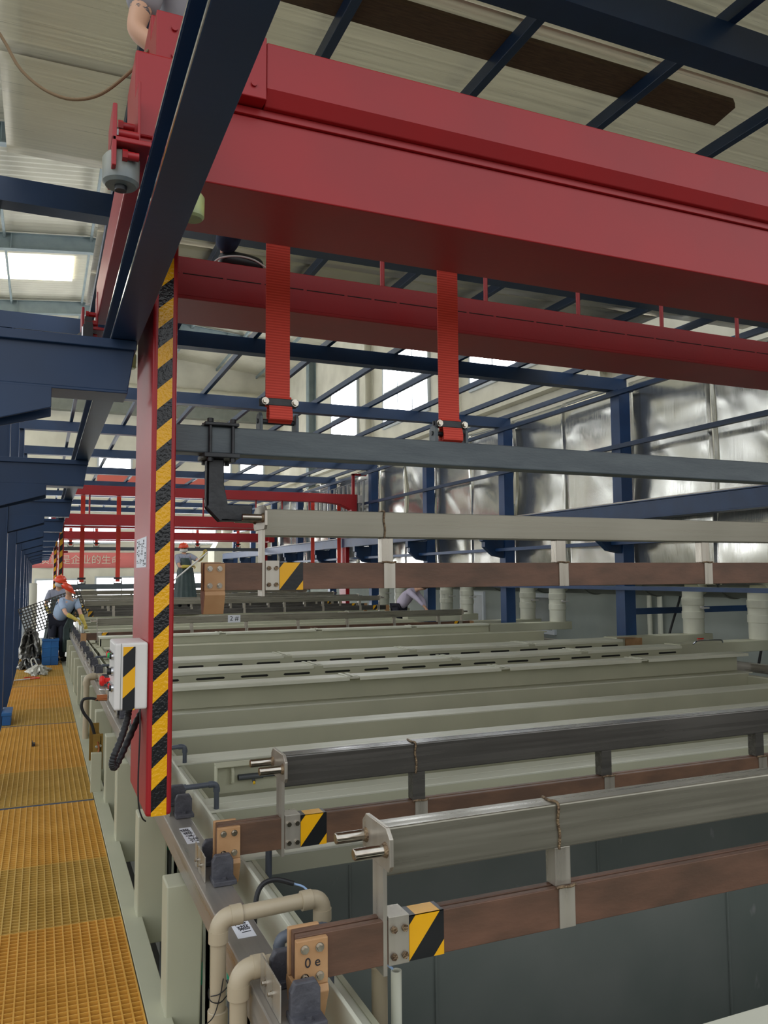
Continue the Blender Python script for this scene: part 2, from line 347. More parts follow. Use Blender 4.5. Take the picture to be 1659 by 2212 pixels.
for i, y in enumerate((15.6, 23.2, 30.8, 38.4)):
    for sgn, xe, ze in ((1,12.6,13.1),(-1,-12,12.9)):
        mb = MB(); z = 14.2
        for (a, b, wd) in ((0,-.02,.13),(-.02,-.55,.006),(-.55,-.58,.13)):
            v = [(1.4,y-wd,z+a),(xe,y-wd,ze+a),(xe,y-wd,ze+b),(1.4,y-wd,z+b)]; v += [(p[0],y+wd,p[2]) for p in v]
            mb.add(v, [(0,1,2,3),(7,6,5,4),(0,4,5,1),(1,5,6,2),(2,6,7,3),(3,7,4,0)])
        for k in range(1,5):
            xx = 1.4+(xe-1.4)*k/5; zz = z+(ze-z)*k/5; mb.box(xx-.01,xx+.01,y-.12,y+.12,zz-.56,zz)
        struct('trim_%d'%(3+2*i+(sgn>0)), mb, M['rafter'])
    put('hall_column', MB().box(12.2,12.24,y-.2,y+.2,-1.8,13.1).box(12.56,12.6,y-.2,y+.2,-1.8,13.1).box(12.24,12.56,y-.01,y+.01,-1.8,13.1), M['rafter'] if i == 3 else M['wallhall'],
        label='hall column on the right wall under the %s rafter from the camera'%ORD[i], cat='column', group='grey hall columns')
for k, x in enumerate((-9,-6.5,-4,-1.5,1.4,3.9,6.4,8.9,11.2)):
    z = 14.3-abs(x-1.4)*(.1018 if x>1.4 else .1007)-.1
    put('roof_purlin', MB().box(x-.04,x+.04,10,45,z-.14,z), M['rafter'], label='thin grey purlin under the corrugated roof, %s from the left'%ORD[k], cat='purlin', group='roof purlins')
z0 = 14.3-.1007*.6
put('skylight', MB().add([(.9,33.0,14.17),(-8,33.0,13.27),(-8,35.6,13.27),(.9,35.6,14.17)], [(0,1,2,3)]).add([(.9,33.0,14.2),(-8,33.0,13.3),(-8,35.6,13.3),(.9,35.6,14.2)], [(3,2,1,0)]), M['skyday'],
    label='glowing translucent skylight strip in the corrugated roof', cat='skylight')
def hall_window(n, y0,y1,z0,z1, nx=3, nz=2):
    t = thing('window_%d'%n, (12.55,(y0+y1)/2,z0), None, None); t['kind'] = 'structure'
    put('pane', MB().box(12.56,12.58,y0,y1,z0,z1), M['glassday'], t)
    mb = MB().box(12.5,12.59,y0-.1,y0,z0-.1,z1+.1).box(12.5,12.59,y1,y1+.1,z0-.1,z1+.1).box(12.5,12.59,y0,y1,z0-.1,z0).box(12.5,12.59,y0,y1,z1,z1+.1)
    for k in range(1,nx): yy = y0+(y1-y0)*k/nx; mb.box(12.53,12.57,yy-.03,yy+.03,z0,z1)
    for k in range(1,nz): zz = z0+(z1-z0)*k/nz; mb.box(12.53,12.57,y0,y1,zz-.03,zz+.03)
    put('window_frame', mb, M['trimgrey'], t)
hall_window(1, 25.3,29.3,7.6,10.3); hall_window(2, 32.3,35.6,7.6,10.3); hall_window(3, 18.2,22.2,7.6,10.3); hall_window(4, 11.2,15.2,7.6,10.3)
def end_window(n, x0,x1,z0,z1, nx=2, nz=1):
    t = thing('window_%d'%n, ((x0+x1)/2,44.96,z0), None, None); t['kind'] = 'structure'
    put('pane', MB().box(x0,x1,44.93,44.95,z0,z1), M['glassday'], t)
    mb = MB().box(x0-.1,x0,44.9,45,z0-.1,z1+.1).box(x1,x1+.1,44.9,45,z0-.1,z1+.1).box(x0,x1,44.9,45,z0-.1,z0).box(x0,x1,44.9,45,z1,z1+.1)
    for k in range(1,nx): xx = x0+(x1-x0)*k/nx; mb.box(xx-.03,xx+.03,44.9,44.94,z0,z1)
    for k in range(1,nz): zz = z0+(z1-z0)*k/nz; mb.box(x0,x1,44.9,44.94,zz-.03,zz+.03)
    put('window_frame', mb, M['trimgrey'], t)
end_window(5, .3,3.6,3.5,4.9,3); end_window(6, 5.2,8.9,3.5,4.9,3); end_window(7, 8.6,9.7,7.5,8.2,1); end_window(8, 10.3,11.6,7.5,8.2,1)
end_window(9, 2.7,4.3,7.4,8.1,1)
end_window(10, -.2,1.9,-1.4,1.5,2,2); end_window(11, 2.7,5.2,-1.4,1.6,2,2); end_window(12, 6.0,8.4,-.4,1.8,2,2); end_window(13, -5.2,-1.2,-1.2,4.6,3,3)
put('wall_board', MB().box(2.6,9.2,44.7,44.8,6.7,7.2), M['pinkred'], label='long faded red board high on the end wall', cat='board')
t = thing('slogan_banner', (1.9,44.6,2.15), 'red banner with pale slogan lettering across the far end wall', 'banner')
put('cloth', MB().grid(lambda u,v: (-.8+5.6*u, 44.96+.03*sin(20*u), 2.15+.8*v), 24, 2), M['banner'], t, solid=.01)
text('质量是企业的生命', .5, M['cream'], 'lettering', (1.9,44.9,2.55), (1,0,0), (0,0,1), t)
put('end_duct', MB().cyl((-8,44.55,11.6),(12,44.55,11.6),.45,20), M['cream'], label='large cream round duct running along the top of the end wall', cat='duct')
put('end_beam', MB().box(-12,12.5,44.4,45,10.4,11.0), M['greyduct'], label='dark olive wall beam below the round duct on the end wall', cat='beam')
# cream extraction hoppers standing at the far right
for k, (x, y, zt, wd) in enumerate(((9.0,42.2,4.6,1.7),(11.3,42.4,5.0,1.6),(10.3,40.6,4.3,1.1))):
    t = thing('extraction_tower', (x,y,-1.8), 'cream extraction tower with sloping hopper, %s from the left in front of the end wall'%ORD[k], 'tower', 'extraction towers')
    put('casing', MB().box(x-wd/2,x+wd/2,y-wd/2,y+wd/2,-1.8,zt-1.6), M['cream'], t, bevel=.02)
    mb = MB(); h, q = wd/2, wd/5
    v = [(x-h,y-h,zt-1.6),(x+h,y-h,zt-1.6),(x+h,y+h,zt-1.6),(x-h,y+h,zt-1.6),(x-q,y-q,zt-.7),(x+q,y-q,zt-.7),(x+q,y+q,zt-.7),(x-q,y+q,zt-.7)]
    mb.add(v, [(3,2,1,0),(4,5,6,7),(0,1,5,4),(1,2,6,5),(2,3,7,6),(3,0,4,7)]); put('hopper', mb, M['cream'], t)
    put('stack', MB().cyl((x,y,zt-.7),(x,y,zt+1.4),q*.9,18), M['cream'], t)

# ------------------------------------------------------------------ blue steel frame of the line
FY = [3.3+3.59*i for i in range(11)]
def hcol(mb, x0, x1, y0, y1, z0, z1):
    return mb.box(x0,x0+.012,y0,y1,z0,z1).box(x1-.012,x1,y0,y1,z0,z1).box(x0+.012,x1-.012,(y0+y1)/2-.005,(y0+y1)/2+.005,z0,z1)
def ibeam_y(mb, x0, x1, z0, z1, y0, y1, t=.012):
    xm = (x0+x1)/2
    return mb.box(x0,x1,y0,y1,z0,z0+t).box(x0,x1,y0,y1,z1-t,z1).box(xm-.005,xm+.005,y0,y1,z0+t,z1-t)
for i, y in enumerate(FY):
    nm = ORD[i]
    t = thing('frame_column', (-.5,y,-1.8), 'dark blue left-row column with crane bracket, %s from the camera'%nm, 'column', 'left row of blue columns')
    put('post', MB().box(-.62,-.608,y-.02,y+.2,-1.8,4.7).box(-.392,-.38,y-.02,y+.2,-1.8,4.7).box(-.608,-.392,y+.085,y+.095,-1.8,4.7), M['blue'], t)
    mb = MB().prism([(-.38,2.62),(.32,2.62),(.295,2.44),(.02,2.44),(.02,2.33),(-.38,2.22)], 'y', y+.085, y+.095)
    mb.box(-.38,.33,y-.02,y+.2,2.60,2.638).box(-.38,.30,y+.0,y+.18,2.425,2.437)
    mb.prism([(-.38,2.61),(.325,2.61),(.30,2.435),(-.38,2.435)], 'y', y+.0, y+.012)
    mb.prism([(-.38,2.43),(.02,2.43),(.02,2.35),(-.38,2.23)], 'y', y+.0, y+.012)
    put('crane_bracket', mb, M['blue'], t, bevel=.003)
    t = thing('frame_column', (8.76,y,-1.8), 'blue right-row column in front of stainless sheets, %s from the camera'%nm, 'column', 'right row of blue columns')
    put('post', MB().box(8.65,8.87,y-.06,y+.16,-1.8,4.7), M['blue'] if i<1 else M['bluebright'], t, bevel=.004)
    mb = MB().prism([(8.65,2.50),(8.15,2.50),(8.15,2.36),(8.2,2.34),(8.2,2.24),(8.42,2.06),(8.65,2.02)], 'y', y-.02, y+.12)
    put('crane_bracket', mb, M['blue'], t, bevel=.003)
    put('bearing_plate', MB().box(8.6,8.92,y-.1,y+.2,4.68,4.7), M['blue'], t)
    mb = MB().box(-2.4,8.86,y-.01,y+.17,4.70,4.712).box(-2.4,8.86,y-.01,y+.17,4.888,4.90).box(-2.4,8.86,y+.075,y+.085,4.712,4.888).box(-2.4,8.86,y-.01,y-.004,4.712,4.888)
    put('cross_beam', mb, M['blue'], label='blue cross beam spanning the line overhead, %s from the camera'%nm, cat='beam', group='overhead cross beams')
for k in range(9):
    x = .5+1.045*k if k < 8 else 8.83
    put('top_rail', MB().box(x-.03,x+.03,1.0,39.5,4.90,4.99), M['blue'], bevel=.004, label='slim blue roof rail running away overhead, %s from the left'%ORD[k], cat='rail', group='overhead blue rails')
put('eave_rail', MB().box(8.57,8.645,1,39.5,4.60,4.67), M['blue'], label='blue eave rail along the tops of the right columns', cat='rail')
put('middle_rail', MB().box(8.57,8.645,1,39.5,3.72,3.79), M['blue'], label='blue horizontal rail halfway up the right columns', cat='rail')
put('lower_rail', MB().box(8.50,8.645,3,39.5,1.43,1.492), M['bluebright'], label='bright blue low rail joining the right columns above the tank ends', cat='rail')
t = thing('crane_track', (.285,20,2.64), 'dark blue I-beam crane track overhead on the left with highlights painted along its flange edges', 'beam')
put('web', MB().box(.278,.292,-1.2,39.5,2.652,2.788), M['blue'], t); 
put('bottom_flange', MB().box(.2325,.339,-1.2,39.5,2.64,2.652), M['blue'], t, bevel=.002); put('top_flange', MB().box(.2325,.339,-1.2,39.5,2.788,2.80), M['blue'], t, bevel=.002)
for (z, nm) in ((2.64,'lower_edge'),(2.788,'upper_edge')):
    put('flange_edge_highlight', MB().box(.2305,.2325,-1.2,39.5,z+.001,z+.010), M['chrome'], t, label='bright strip painted as light caught on the flange edge')  # chrome strip stands in for light catching the flange edge
t = thing('crane_track', (8.3,20,2.5), 'blue crane track on the brackets of the right columns', 'beam')
put('beam', ibeam_y(MB(), 8.17, 8.42, 2.502, 2.77, 2, 39.5, .014).box(8.19,8.2,2,39.5,2.52,2.75), M['bluebright'], t); put('rail_head', MB().box(8.26,8.31,2,39.5,2.77,2.80), M['rail'], t)
put('cable_tray', MB().box(8.44,8.6,2,30,2.15,2.21), M['bluebright'], label='narrow blue tray under the right crane track', cat='tray')
# stainless sheets: ceiling and right wall
def wavy(x0,x1,y0,y1,z,amp,s):
    rnd = random.Random(s); a,b,c = [rnd.uniform(0,6) for _ in range(3)]
    return MB().grid(lambda u,v: (x0+(x1-x0)*u, y0+(y1-y0)*v, z+amp*.5*(sin(7*u+a)+sin(3*v+b)*.6+sin(13*u+4*v+c)*.4)), 60, 10)
for k, (x0,x1,y0,y1) in enumerate(((-.33,8.85,1.2,2.5),(-.33,8.85,2.48,3.92),(-.33,8.85,3.9,5.42),(-.33,8.85,5.4,6.78),(.42,8.85,6.76,8.05),(.42,7.35,8.03,9.2),(.42,7.3,9.18,10.35))):
    put('ceiling_sheet', wavy(x0,x1,y0,y1,5.045+.004*(k%2),.012,k), M['sheet_ceil'] if k < 4 else M['sheet_shaded'], solid=.002,
        label='brushed pale sheet lying on the blue roof rails, %s across from the camera'%ORD[k], cat='metal sheet', group='pale sheets on the roof rails')
n = 0
for i in range(1, 9):
    for h in range(2):
        y0 = FY[i]-3.5+1.79*h; rnd = random.Random(40+i*2+h); a,b,c = [rnd.uniform(0,6) for _ in range(3)]; A = .035
        mb = MB().grid(lambda u,v: (8.97+A*(sin(5*v+a+2*u)+.6*sin(9*v+b)+.5*sin(6*u+c)*sin(3*v)), y0+1.80*u, 1.52+3.36*v), 16, 40)
        put('wall_sheet', mb, M['sheet_wall'], solid=.002, label='wrinkled shiny stainless wall sheet behind the right columns, %s from the camera'%ORD[n], cat='metal sheet', group='stainless wall sheets'); n += 1
# wooden plank lying on the roof rails
put('plank', MB().prism([(.2,4.0),(4.4,4.0),(4.46,4.04),(4.50,4.27),(.2,4.24)], 'z', 4.992, 5.026), M['wood'], label='long weathered brown wooden plank lying on the blue roof rails', cat='plank')
# poster, low blue beam and small items behind the columns on the right
t = thing('notice_poster', (11.45,7.0,.35), 'white printed notice with red and blue bands on the grey wall at far right', 'poster')
put('sheet', MB().box(11.56,11.59,7.55,8.65,.25,1.35), M['paper'], t)
put('blue_header', MB().box(11.55,11.56,7.6,8.4,1.18,1.32), M['poster'], t); put('red_band', MB().box(11.55,11.56,7.6,8.6,1.02,1.09), M['banner'], t); put('blue_band', MB().box(11.55,11.56,7.6,8.35,.94,1.01), M['poster'], t)
mb = MB()
for k in range(11): mb.box(11.555,11.56,7.65,8.3,.84-.05*k,.855-.05*k)
put('printed_lines', mb, M['ink'], t)

# ------------------------------------------------------------------ red travelling crane over the near tanks
T_col = stripe_mat('column_tape', .160, .9125, .93, .24, bump=.7)
T_box = stripe_mat('box_tape', .153, .212, .93, .35)
T_bar = stripe_mat('bar_tape', .185, .5, 1.25, .3, bump=.05)
def hexbolt(mb, p, ax, r=.01, h=.012, washer=True):
    p = Vector(p); d = Vector(ax)
    if washer: mb.cyl(p, p+d*h*.25, r*1.35, 16)
    mb.cyl(p+d*h*.2, p+d*h, r, 6); return mb
CR = thing('overhead_crane', (4.3,3.1,2.97), 'large red travelling crane close overhead with a striped yellow and black guide column', 'crane')
XR = 8.42
# beams
mb = MB().box(.377,8.219,2.53,2.93,2.972,3.226); mb.box(.377,8.219,2.53,2.935,3.226,3.252)
put('front_girder', mb, M['red'], CR, bevel=.004)
put('girder_lip', MB().box(.377,XR,2.518,2.53,3.226,3.252), M['red'], CR, bevel=.002)
mb = MB().prism([(2.47,3.30),(2.50,3.252),(2.87,3.252),(2.87,3.458),(2.47,3.458)], 'x', .645, XR)
put('upper_girder', mb, M['red'], CR, bevel=.004)
put('girder_end_box', MB().box(.29,.643,2.465,2.87,3.256,3.470), M['red'], CR, bevel=.003)
for (x,z) in ((.345,3.42),(.345,3.33),(.60,3.30)): put('bolt', MB().cyl((x,2.466,z),(x,2.458,z),.010,10), M['red'], CR)
mb = MB().box(.377,8.219,3.67,4.04,2.985,3.170); mb.box(.377,8.219,3.66,4.045,2.969,2.985)
put('rear_girder', mb, M['red'], CR, bevel=.004)
mb = MB(); x = .4; rnd = random.Random(3)
while x < 8.2:
    l = rnd.uniform(.12,.24); mb.box(x,x+l,3.6685,3.672,3.088,3.092); x += l+.018
put('joint_gap', mb, M['slot'], CR)
put('end_carriage', MB().box(.222,.375,2.36,4.22,2.97,3.17), M['red'], CR, bevel=.006)
put('end_carriage', MB().box(8.22,8.42,2.36,4.22,2.97,3.17), M['red'], CR, bevel=.006)
put('carriage_end_box', MB().box(.219,.40,2.35,2.60,2.985,3.247), M['red'], CR, bevel=.006)
put('machine_housing', MB().box(.29,.62,2.62,2.86,3.46,3.56), M['red'], CR, bevel=.006)
for k in range(11):
    x = 1.646+.637*k; z0 = 3.172
    put('railing_post', MB().cyl((x,3.86,3.172),(x,3.86,3.75),.0125,12), M['red'], CR)
put('railing_bar', MB().cyl((1.646,3.86,3.75),(8.02,3.86,3.75),.0125,12), M['red'], CR)
# guide wheels and their brackets at the carriage end
def wheelset(y, near):
    D = -.028
    mb = MB().box(.150,.33,y-.07,y+.09,2.92+D,2.935+D).box(.150,.162,y-.07,y+.09,2.85+D,3.0).box(.218,.226,y-.05,y+.07,2.93+D,3.09)
    put('wheel_bracket', mb, M['red'], CR, bevel=.003)
    wl = put('guide_wheel', MB().lathe([(.012,2.825),(.042,2.825),(.050,2.834),(.051,2.90),(.043,2.912),(.015,2.914)], (.180,y,D), 28), M['wheel'] if near else M['black'], CR)
    put('wheel_hub', MB().lathe([(.0,2.812),(.016,2.812),(.018,2.826),(.036,2.826),(.036,2.83),(0,2.83)], (.180,y,D), 20), M['darkiron'], wl)
    w2 = put('guide_wheel', MB().lathe([(.012,2.735),(.030,2.735),(.036,2.742),(.037,2.80),(.03,2.81)], (.378,y,0), 28), M['lime'], CR, label='lime green polyurethane guide wheel on the inner side of the track')
    for (yy,zz,l) in ((y-.045,2.955,.055),(y-.0,2.975,.05),(y+.05,3.03,.035),(y-.055,2.89,.03)):
        bt = put('bracket_bolt', MB().cyl((.222,yy,zz+D),(.222-l,yy,zz+D),.012,12), M['red'], CR)
        put('bolt_head', MB().cyl((.222-l,yy,zz+D),(.222-l-.014,yy,zz+D),.016,6), M['chrome'] if l > .04 else M['red'], bt)
wheelset(2.30, True); wheelset(4.12, False)
mb = MB()
for k in range(3): mb.box(.165,.2,4.03+.02*k,4.045+.02*k,2.86+.03*k,2.90+.03*k)
put('sensor_block', mb.box(.155,.2,4.0,4.1,2.80,2.90), M['black'], CR); put('sensor_face', MB().box(.15,.156,4.01,4.09,2.81,2.89), M['chrome'], CR)
# guide column
c = 'guide_column'
mb = MB().box(.3775,.472,3.16,3.72,.805,3.30)
colm = put(c, mb, M['red'], CR, bevel=.012, segs=3)
tp = put('hazard_tape', MB().box(.397,.453,3.1585,3.16,.807,3.12), T_col, colm, off=(.397,3.159,.807), label='diagonal yellow and black warning tape')
pl = put('specification_label', MB().box(.3755,.3772,3.25,3.60,1.735,1.855), M['paper'], colm, label='white printed paper label')
mb = MB(); rnd = random.Random(5)
for k in range(6):
    zz = 1.845
    while zz > 1.745:
        h = rnd.uniform(.002,.01)
        if rnd.random() < .6: mb.box(.3745,.3754,3.27+.055*k,3.295+.055*k,zz-h,zz)
        zz -= h+.003
put('printed_text', mb, M['ink'], pl)
# control box on the column
cb = put('control_box', MB().box(.258,.3765,3.15,3.40,1.205,1.452), M['white'], CR, bevel=.008, segs=3, label='white control enclosure with push buttons')
put('lid_seam', MB().box(.2795,.281,3.1485,3.402,1.207,1.45), M['greyduct'], cb)
put('hazard_tape', MB().box(.288,.331,3.1475,3.15,1.205,1.437), T_box, cb, off=(.288,3.148,1.205))
def button(y, z, r, m, l=.02):
    mb = MB().cyl((.258,y,z),(.249,y,z),r*1.35,20); put('button_bezel', mb, M['chrome'], cb)
    put('button', MB().cyl((.249,y,z),(.249-l,y,z),r,20), m, cb, bevel=.002)
button(3.20,1.40,.0105,M['black'],.006); button(3.25,1.40,.0105,M['greenplastic'],.010); button(3.30,1.40,.0105,M['redplastic'],.010); button(3.35,1.40,.0105,M['black'],.006)
button(3.20,1.345,.013,M['black'],.014)
button(3.185,1.285,.0115,M['black'],.007); button(3.24,1.285,.0115,M['redplastic'],.007); button(3.29,1.285,.011,M['black'],.007)
mb = MB().lathe([(0,0),(.011,0),(.012,.018),(.019,.022),(.021,.030),(.015,.038),(0,.040)], (0,0,0), 24, mtx=Matrix.Translation((.258,3.36,1.292)) @ Matrix.Rotation(-pi/2,4,'Y'))
put('emergency_stop', mb, M['redplastic'], cb, label='red mushroom emergency stop button')
put('guard_wire', MB().tube([(.258,3.375,1.268),(.235,3.38,1.262),(.222,3.36,1.260),(.24,3.32,1.262),(.258,3.31,1.262)],.0022,8), M['chrome'], cb)
put('corrugated_conduit', MB().tube([(.322,3.26,1.205),(.318,3.26,1.16),(.295,3.24,1.09),(.268,3.22,1.03),(.262,3.22,1.00),(.275,3.24,.985),(.31,3.28,1.04),(.36,3.34,1.13),(.40,3.40,1.18)],.0125,14,16,rr=lambda t: .0125+.0014*sin(t*620)), M['rubber'], cb)
put('control_cable', MB().tube([(.352,3.155,1.205),(.352,3.153,1.1),(.349,3.153,.95),(.352,3.154,.86),(.365,3.155,.81),(.38,3.17,.79)],.0028,8), M['black'], cb)
# the thin brown cable swinging in from the left, and the loop on top
put('hanging_cable', MB().tube([(-.75,2.86,3.90),(-.25,2.9,3.62),(-.10,2.85,3.40),(.02,2.8,3.31),(.13,2.75,3.31),(.225,2.68,3.37),(.29,2.68,3.47)],.0055,8), M['brownrope'], CR, label='thin brown cable drooping to the crane end')
put('cable_loop', MB().tube([(1.24,2.55,3.455),(1.25,2.56,3.50),(1.30,2.57,3.52),(1.36,2.57,3.505),(1.38,2.57,3.455)],.006,8), M['brownrope'], CR)

# ------------------------------------------------------------------ webbing straps, lifting beam, hook
def strap(x0, x1, zb, lab, y=3.39, zt=3.2, gp='red webbing straps of the near crane'):
    t = thing('lifting_strap', ((x0+x1)/2,y,zb), lab, 'strap', gp); xm = (x0+x1)/2
    mb = MB().box(x0,x1,y-.004,y+.004,zb+.05,zt)
    put('webbing', mb, M['redstrap'], t, bevel=.0015)
    mb = MB().prism([(y-.006,zb+.10),(y-.03,zb+.02),(y-.028,zb-.005),(y,zb-.02),(y+.028,zb-.005),(y+.03,zb+.02),(y+.006,zb+.10),(y+.002,zb+.10),(y+.024,zb+.02),(y+.0,zb-.012),(y-.024,zb+.02),(y-.002,zb+.10)], 'x', x0+.012, x1+.006)
    put('webbing_loop', mb, M['redstrap'], t)
    cl = put('clamp_bar', MB().box(x0-.024,x1+.034,y-.022,y-.010,zb+.055,zb+.088).box(x0-.024,x1+.034,y+.010,y+.022,zb+.055,zb+.088), M['darkiron'], t, bevel=.003)
    for xx in (x0-.006, x1+.018):
        mb = MB(); hexbolt(mb, (xx,y-.022,zb+.072), (0,-1,0), .012, .014); mb.cyl((xx,y-.034,zb+.072),(xx,y+.03,zb+.072),.006,10); put('clamp_bolt', mb, M['pin'], cl)
    return t
st = strap(.885,.995,2.385,'wide orange-red webbing strap hanging from the near crane, the left one beside the striped column')
strap(1.735,1.845,2.345,'wide orange-red webbing strap hanging from the near crane, the right one nearer mid-picture')
strap(6.75,6.86,2.385,'orange-red webbing strap of the near crane at the far right end of its lifting beam'); 
LB = thing('lifting_beam', (4.3,3.40,2.21), 'long grey painted steel lifting beam slung below the near red crane on straps', 'beam')
put('box_beam', MB().box(.42,8.1,3.35,3.45,2.212,2.328), M['greybeam'], LB, bevel=.007, segs=3)
for xs in (.94,1.79,6.805):
    for s_ in (-1,1):
        xx = xs+s_*.078+(.006 if s_>0 else 0)
        mb = MB().prism([(3.365,2.325),(3.435,2.325),(3.435,2.39),(3.42,2.408),(3.38,2.408),(3.365,2.39)],'x',xx-.007,xx+.007); put('lug_plate', mb, M['greybeam'], LB, bevel=.003)
    put('lug_pin', MB().cyl((xs-.09,3.40,2.372),(xs+.095,3.40,2.372),.011,14), M['darkiron'], LB)
def hookclamp(x, sgn, lab):
    t = thing('hook_arm', (x,3.40,1.93), lab, 'hook', 'dark hooks clamped to the lifting beam'); f = lambda a: x+sgn*a
    def bx(mb,a,b,*r): return mb.box(min(f(a),f(b)),max(f(a),f(b)),*r)
    mb = MB(); bx(mb,-.02,.125,3.325,3.475,2.328,2.342); put('clamp_plate', mb, M['darkiron'], t, bevel=.003); mb = MB(); bx(mb,-.022,.128,3.32,3.48,2.192,2.212); put('clamp_plate', mb, M['darkiron'], t, bevel=.003)
    for a in (.005,.10):
        for yy in (3.338,3.462):
            mb = MB().cyl((f(a),yy,2.18),(f(a),yy,2.355),.0075,12); mb.cyl((f(a),yy,2.342),(f(a),yy,2.358),.013,6).cyl((f(a),yy,2.176),(f(a),yy,2.192),.013,6); put('threaded_rod', mb, M['darkiron'], t)
    mb = MB()
    mb.prism([(f(0),2.192),(f(.072),2.192),(f(.072),2.085),(f(.09),2.0),(f(.195),2.0),(f(.195),1.945),(f(.155),1.935),(f(.055),1.928),(f(0),1.985)], 'y', 3.375, 3.387)
    mb.prism([(f(0),2.192),(f(.072),2.192),(f(.072),2.085),(f(.09),2.0),(f(.195),2.0),(f(.195),1.945),(f(.155),1.935),(f(.055),1.928),(f(0),1.985)], 'y', 3.42, 3.432)
    bx(mb,0,.012,3.375,3.432,1.99,2.19); bx(mb,.06,.19,3.375,3.432,1.930,1.942)
    put('bent_arm', mb, M['darkiron'], t, bevel=.004)
    return t
hookclamp(.632, 1, 'black painted clamp and bent hook arm on the left end of the grey lifting beam'); hookclamp(7.90, -1, 'black painted clamp and bent hook arm on the far right end of the lifting beam')

# ------------------------------------------------------------------ flight bars (steel box beam over a copper bar)
def flight_bar(yc, zb, lab, steel, cu, near=True, x0=.86, x1=7.67, h=.118, letter=None, wedge=True, plate=None):
    """zb = underside of the copper bar"""
    t = thing('flight_bar', (x0,yc,zb), lab, 'flight bar', 'flight bars'); s0, s1 = zb+.228, zb+.228+h
    bx = put('box_beam', MB().box(x0+.012,x1-.012,yc-.04,yc+.04,s0,s1), steel, t, bevel=.005)
    for xe, sg in ((x0,1),(x1,-1)):
        X = lambda a: xe+sg*a
        pts = [(yc-.098,s0+.045),(yc-.085,s0+.028),(yc+.085,s0+.028),(yc+.098,s0+.045),(yc+.098,s1-.012),(yc+.072,s1+.012),(yc-.072,s1+.012),(yc-.098,s1-.012)]
        ep = put('end_plate', MB().prism(pts,'x',min(X(0),X(.012)),max(X(0),X(.012))), M['plate'], t, bevel=.002)
        for yy in (yc-.07, yc+.07):
            zz = (s0+s1)/2+.018
            pn = put('lifting_pin', MB().cyl((X(0),yy,zz),(X(-.092),yy,zz),.0155,24), M['pin'], t, bevel=.003)
            if near and sg > 0: put('weld_bead', MB().cyl((X(0),yy,zz),(X(-.010),yy,zz),.021,20,.016), M['weld'], pn)
        put('end_post', MB().box(min(X(.004),X(.016)),max(X(.004),X(.016)),yc-.042,yc+.032,zb-.028,s0+.07), M['plate'], t, bevel=.001)
        xa = x0-.235 if sg > 0 else x1+.235
        cp = sorted((X(.018),X(.078)))
        mb = MB().box(cp[0],cp[1],yc-.046,yc-.040,zb-.002,zb+.118).box(cp[0],cp[1],yc-.046,yc+.03,zb+.116,zb+.124); put('clamp_plate', mb, M['plate'], t, bevel=.001)
        if near:
            for a in (.032,.064):
                for z in (zb+.022,zb+.092):
                    mb = MB(); hexbolt(mb,(X(a),yc-.046,z),(0,-1,0),.0095,.009,False); put('clamp_bolt', mb, M['weld'] if cu is M['copper'] else M['pin'], t)
        ta = sorted((X(.08),X(.185)))
        put('warning_tape', MB().box(ta[0],ta[1],yc-.0425,yc-.0395,zb-.001,zb+.117).box(ta[0],ta[1],yc-.0425,yc+.02,zb+.1155,zb+.117), T_bar, t, off=(ta[0],yc-.04,zb))
    put('copper_bar', MB().box(x0-.235,x1+.235,yc-.040,yc-.018,zb,zb+.115).box(x0-.235,x1+.235,yc-.008,yc+.014,zb,zb+.115).box(x0+.2,x1-.2,yc-.018,yc-.008,zb+.01,zb+.105), cu, t, bevel=.002)
    k = 0; x = 1.45+(x0-.86)
    while x < x1-.2:
        mb = MB().box(x-.028,x+.028,yc-.032,yc+.018,zb+.115,s0); p = put('hanger_post', mb, M['plate'] if steel is M['steel'] else M['darksteel'], t, bevel=.003)
        mb = MB().box(x-.024,x+.032,yc-.045,yc-.040,zb-.001,zb+.118); put('strap_plate', mb, M['plate'], t, bevel=.001)
        if near and x < 4.6: put('weld_bead', MB().tube([(x-.034,yc-.045,zb+.117),(x-.01,yc-.048,zb+.119),(x+.015,yc-.046,zb+.116),(x+.036,yc-.044,zb+.119)],.0045,8,4), M['weld'], p)
        x += .95; k += 1
    if near:
        for xw in (1.43,4.3):
            mb = MB().tube([(xw,yc-.0425,s0-.002),(xw+.003,yc-.0435,s0+.04),(xw-.003,yc-.0435,s0+.08),(xw,yc-.0425,s1+.001),(xw-.004,yc,s1+.0025),(xw+.002,yc+.042,s1+.001)],.0042,8,6)
            put('butt_weld', mb, M['weld'], bx)
    # insulating end blocks
    for xe, sg in ((x0-.242,1),(x1+.242,-1)):
        X = lambda a: xe+sg*a
        a, b = sorted((X(0),X(.085)))
        mb = MB().box(a,b,yc-.058,yc-.040,zb-.002,zb+.112).box(a,b,yc+.014,yc+.030,zb-.002,zb+.118)
        bl = put('insulating_block', mb, M['tan'], t, bevel=.003)
        mb = MB().prism([(yc-.060,zb-.002),(yc-.066,zb-.018),(yc-.030,zb-.098),(yc+.004,zb-.098),(yc+.038,zb-.018),(yc+.032,zb-.002)],'x',a,b); put('wedge_foot', mb, M['tan'], bl, bevel=.002)
        if near:
            for q in (.022,.062):
                for z in (zb+.02,zb+.09):
                    mb = MB(); hexbolt(mb,(X(q),yc-.058,z),(0,-1,0),.0085,.010); put('block_bolt', mb, M['pin'], bl)
            if letter and sg > 0:
                lt = text(letter,.034,M['ink'],'handwriting',(X(.043),yc-.0588,zb+.055),(1,0,0),(0,0,1),None); lt.parent = bl; lt.location = Vector((X(.043),yc-.0588,zb+.055))-WORLD[bl.name]
